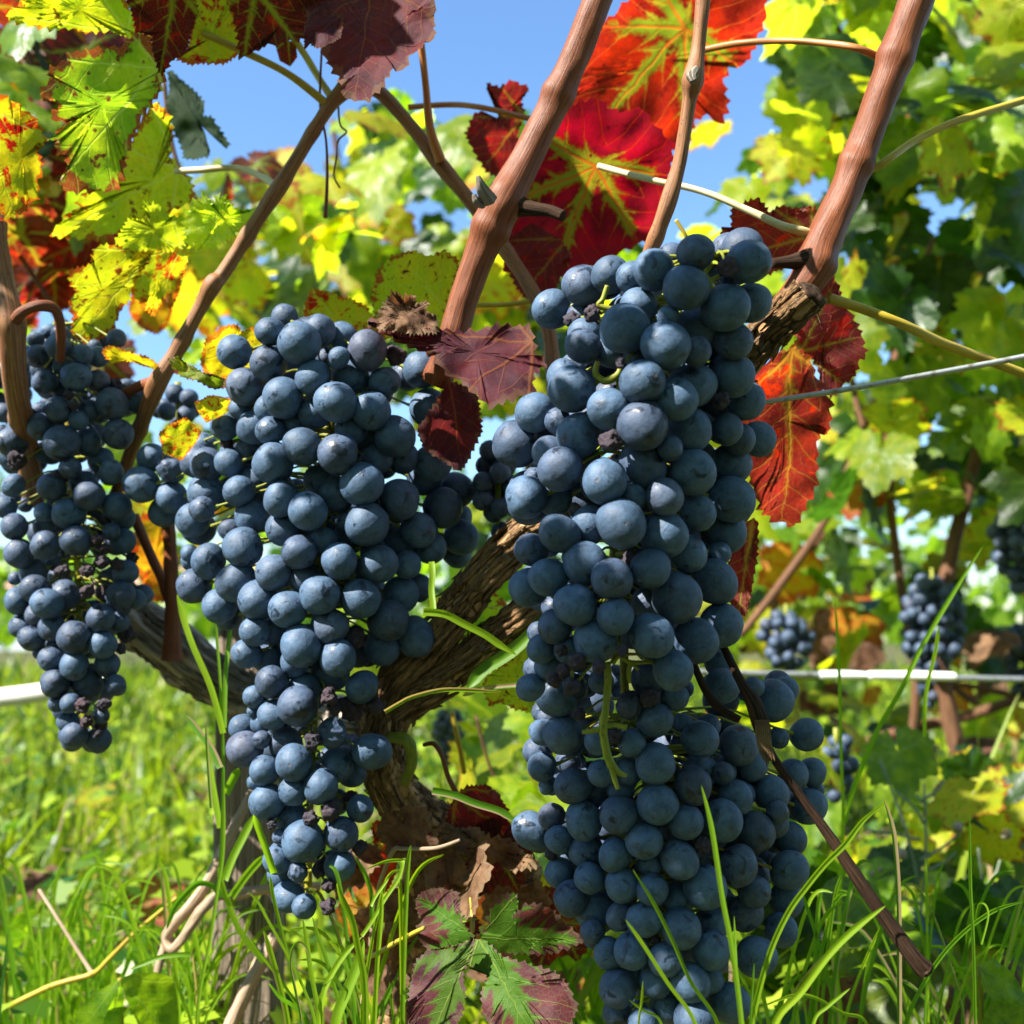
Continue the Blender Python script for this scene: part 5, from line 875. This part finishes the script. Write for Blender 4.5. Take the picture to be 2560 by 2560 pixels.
# ------------------------------------------------------------------ meadow
def meadow():
    n = 52000; V = np.zeros((n, 9, 3)); U = np.zeros((n, 9, 2))
    d = .60+(RNG.rand(n)**1.7)*11.0; x = (RNG.rand(n)-.5)*(d*1.25+.3); h = (.04+RNG.rand(n)**1.8*.13)*(.75+.5*np.sin(x*5.1+d*3.7)*np.sin(d*4.3-x*2.2))*(1+1.3*(RNG.rand(n)<.045)); a = RNG.rand(n)*6.283; wd = (.0016+.0022*RNG.rand(n))*(1+.55*np.clip(d-1.5, 0, 8))
    h = h*np.where(d < .95, .75, 1.0)
    bend = RNG.rand(n)*.9; ba = RNG.rand(n)*6.283; r = RNG.rand(n); cx = np.cos(a); sy = np.sin(a)
    for i, t in enumerate((0, .35, .7, .92)):
        bx = x+np.cos(ba)*bend*h*t*t; by = d+np.sin(ba)*bend*h*t*t; z = h*(t-.3*bend*t*t); ww = wd*(1-t*t*.85)
        V[:, 2*i, 0] = bx-cx*ww; V[:, 2*i, 1] = by-sy*ww; V[:, 2*i, 2] = z; V[:, 2*i+1, 0] = bx+cx*ww; V[:, 2*i+1, 1] = by+sy*ww; V[:, 2*i+1, 2] = z
    V[:, 8, 0] = x+np.cos(ba)*bend*h; V[:, 8, 1] = d+np.sin(ba)*bend*h; V[:, 8, 2] = h*(1-.3*bend)
    U[:, :, 0] = np.where(r < .93, (r/.93)**1.6*.92, r)[:, None]; U[:, :, 1] = .5
    F = np.array([[0, 1, 3], [0, 3, 2], [2, 3, 5], [2, 5, 4], [4, 5, 7], [4, 7, 6], [6, 7, 8]])
    FF = (F[None]+9*np.arange(n)[:, None, None]).reshape(-1, 3)
    m = bpy.data.meshes.new('meadow_grass'); V = V.reshape(-1, 3); m.vertices.add(len(V)); m.vertices.foreach_set('co', V.ravel()); m.loops.add(FF.size); m.loops.foreach_set('vertex_index', FF.ravel().astype(np.int32))
    m.polygons.add(len(FF)); m.polygons.foreach_set('loop_start', np.arange(0, FF.size, 3, dtype=np.int32)); m.update(calc_edges=True)
    l = m.uv_layers.new(name='UVMap'); l.data.foreach_set('uv', U.reshape(-1, 2)[FF.ravel()].astype(np.float32).ravel()); m.materials.append(M_grassfield); m.validate(); return m
tag(obj('meadow_grass', meadow()), 'bright green grass of the vineyard floor', 'grass', kind='stuff')
M_herb = grassmat('herb_leaf', (0.02, 0.10, 0.006), (0.45, 0.60, 0.02), .45)
def litter():
    V = []; F = []; U = []; Ed = []; base = [(0, 0), (.35, .15), (.5, .5), (.25, .6), (0, 1), (-.25, .6), (-.5, .5), (-.35, .15)]
    for k in range(9000):
        y = .62+RNG.rand()**1.4*6; x = RNG.uniform(-.6, .6)*(y+.4); z = RNG.rand()**.7*.13; s = RNG.uniform(.008, .028)
        M = orient(Vector((RNG.normal(0, .5), RNG.normal(-.3, .4), 1)), Vector((RNG.normal(), RNG.normal(), .3)), s, (x, y, z)); b = len(V)
        rv = RNG.rand()**1.5*.92
        for q in base: V.append(M @ Vector((q[0], q[1], 0))); U.append((rv, q[1])); Ed.append(.3)
        F.append(tuple(range(b, b+8)))
    return mesh('ground_herbs', V, F, M_herb, U, Ed)
tag(obj('ground_herbs', litter()), 'small clover and herb leaves among the grass', 'herbs', kind='stuff')
def straws():
    mb = Multi()
    for k in range(260):
        y = .66+random.random()**1.5*2.2; x = random.uniform(-.6, .6)*(y+.2); z = random.uniform(.01, .11); a = random.uniform(0, 6.28); L = random.uniform(.03, .10); t = random.uniform(-.3, .6)
        mb.tube([(x, y, z, .0009), (x+math.cos(a)*L*.5, y+math.sin(a)*L*.5, z+t*L*.6+.004, .0008), (x+math.cos(a)*L, y+math.sin(a)*L, z+t*L, .0006)], seg=4, sub=2)
    m = mesh('dry_straws', mb.V, mb.F, M_straw, mb.U); return m
tag(obj('dry_straws', straws()), 'scattered dry straw stalks in the grass', 'straw', kind='stuff')
# woolly weed at the lower right
M_wool = flat('woolly_stem', (0.20, 0.24, 0.17), .8); M_head = flat('seed_head', (0.30, 0.25, 0.19), .9)
ww = empty('woolly_weed', (P(2300, 2560, .78).x, P(2300, 2560, .78).y, 0)); tag(ww, 'pale grey woolly weed with round seed heads at the right', 'weed')
for x0, y0, x1, y1 in [(2295, 2330, 2310, 1960), (2300, 2230, 2200, 1900), (2300, 2150, 2400, 2080), (2450, 2400, 2445, 2120), (2300, 2100, 2170, 2075), (2310, 2180, 2390, 2130), (2305, 2000, 2360, 1950), (2450, 2230, 2500, 2150), (2300, 2260, 2180, 2230), (2450, 2300, 2380, 2250), (2310, 2060, 2240, 1980), (2300, 2620, 2295, 2330), (2460, 2640, 2450, 2400)]:
    ptube('stem', [(x0, y0, 4, .78), ((x0+x1)/2+12, (y0+y1)/2, 3.4, .78), (x1, y1, 2.6, .78)], M_wool, ww, seg=6, sub=4)
HM = ico('seed_head', 3, .3, M_head, seg=20, rng=12, freq=4)
for x, y, r in [(2395, 2068, 17), (2255, 2135, 18), (2515, 2085, 18), (2345, 2300, 17), (2375, 2355, 14), (2180, 2183, 8), (2200, 2175, 8), (2520, 2230, 10), (2380, 2210, 14), (2085, 2260, 8)]:
    o = bpy.data.objects.new('seed_head', HM); link(o, ww); o.matrix_parent_inverse = Matrix.Translation(ww.location).inverted(); o.location = P(x, y, .78); q = r*.75*PX(.78); o.scale = (q, q, q)
# ------------------------------------------------------------------ far outbuilding at the left
def box(name, x0, x1, y0, y1, z0, z1, mat, parent, bev=0):
    V = [(x, y, z) for z in (z0, z1) for x, y in ((x0, y0), (x1, y0), (x1, y1), (x0, y1))]
    return obj(name, mesh(name, V, [(0, 3, 2, 1), (4, 5, 6, 7), (0, 1, 5, 4), (1, 2, 6, 5), (2, 3, 7, 6), (3, 0, 4, 7)], mat, smooth=False), parent)
hd_ = 34.0; hx0 = P(-500, 1600, hd_).x; hx1 = P(780, 1600, hd_).x; hy = P(0, 1600, hd_).y
hb = empty('outbuilding', ((hx0+hx1)/2, hy+2, 0)); tag(hb, 'blurred low pale building with a terracotta roof far away at the left edge', 'building')
Mw = flat('pale_plaster', (0.50, 0.55, 0.56), .9); Mt = flat('roof_tile', (0.46, 0.26, 0.19), .8); Md = flat('dark_window', (0.05, 0.06, 0.07), .3); Mb = flat('roof_board', (0.40, 0.27, 0.2), .8)
zt = P(0, 1500, hd_).z
box('wall', hx0, hx1, hy, hy+5, 0, zt, Mw, hb)
box('eaves_board', hx0-.3, hx1+.3, hy-.35, hy-.25, zt-.15, zt+.2, Mb, hb)
V = [(hx0-.3, hy-.3, zt+.2), (hx1+.3, hy-.3, zt+.2), (hx1+.3, hy+2.5, zt+1.25), (hx0-.3, hy+2.5, zt+1.25), (hx0-.3, hy+5.3, zt+.2), (hx1+.3, hy+5.3, zt+.2)]
obj('roof', mesh('roof', V, [(0, 1, 2, 3), (3, 2, 5, 4), (0, 3, 4), (1, 5, 2)], Mt, smooth=False), hb)
for k in range(3):
    x = hx0+2.2+k*4.6; wn = box('window', x, x+1.1, hy-.03, hy+.02, .9, min(zt-.3, 1.9), Md, hb); box('door', x+2, x+2.9, hy-.04, hy+.02, 0, 1.95, Mb, hb) if k == 1 else None
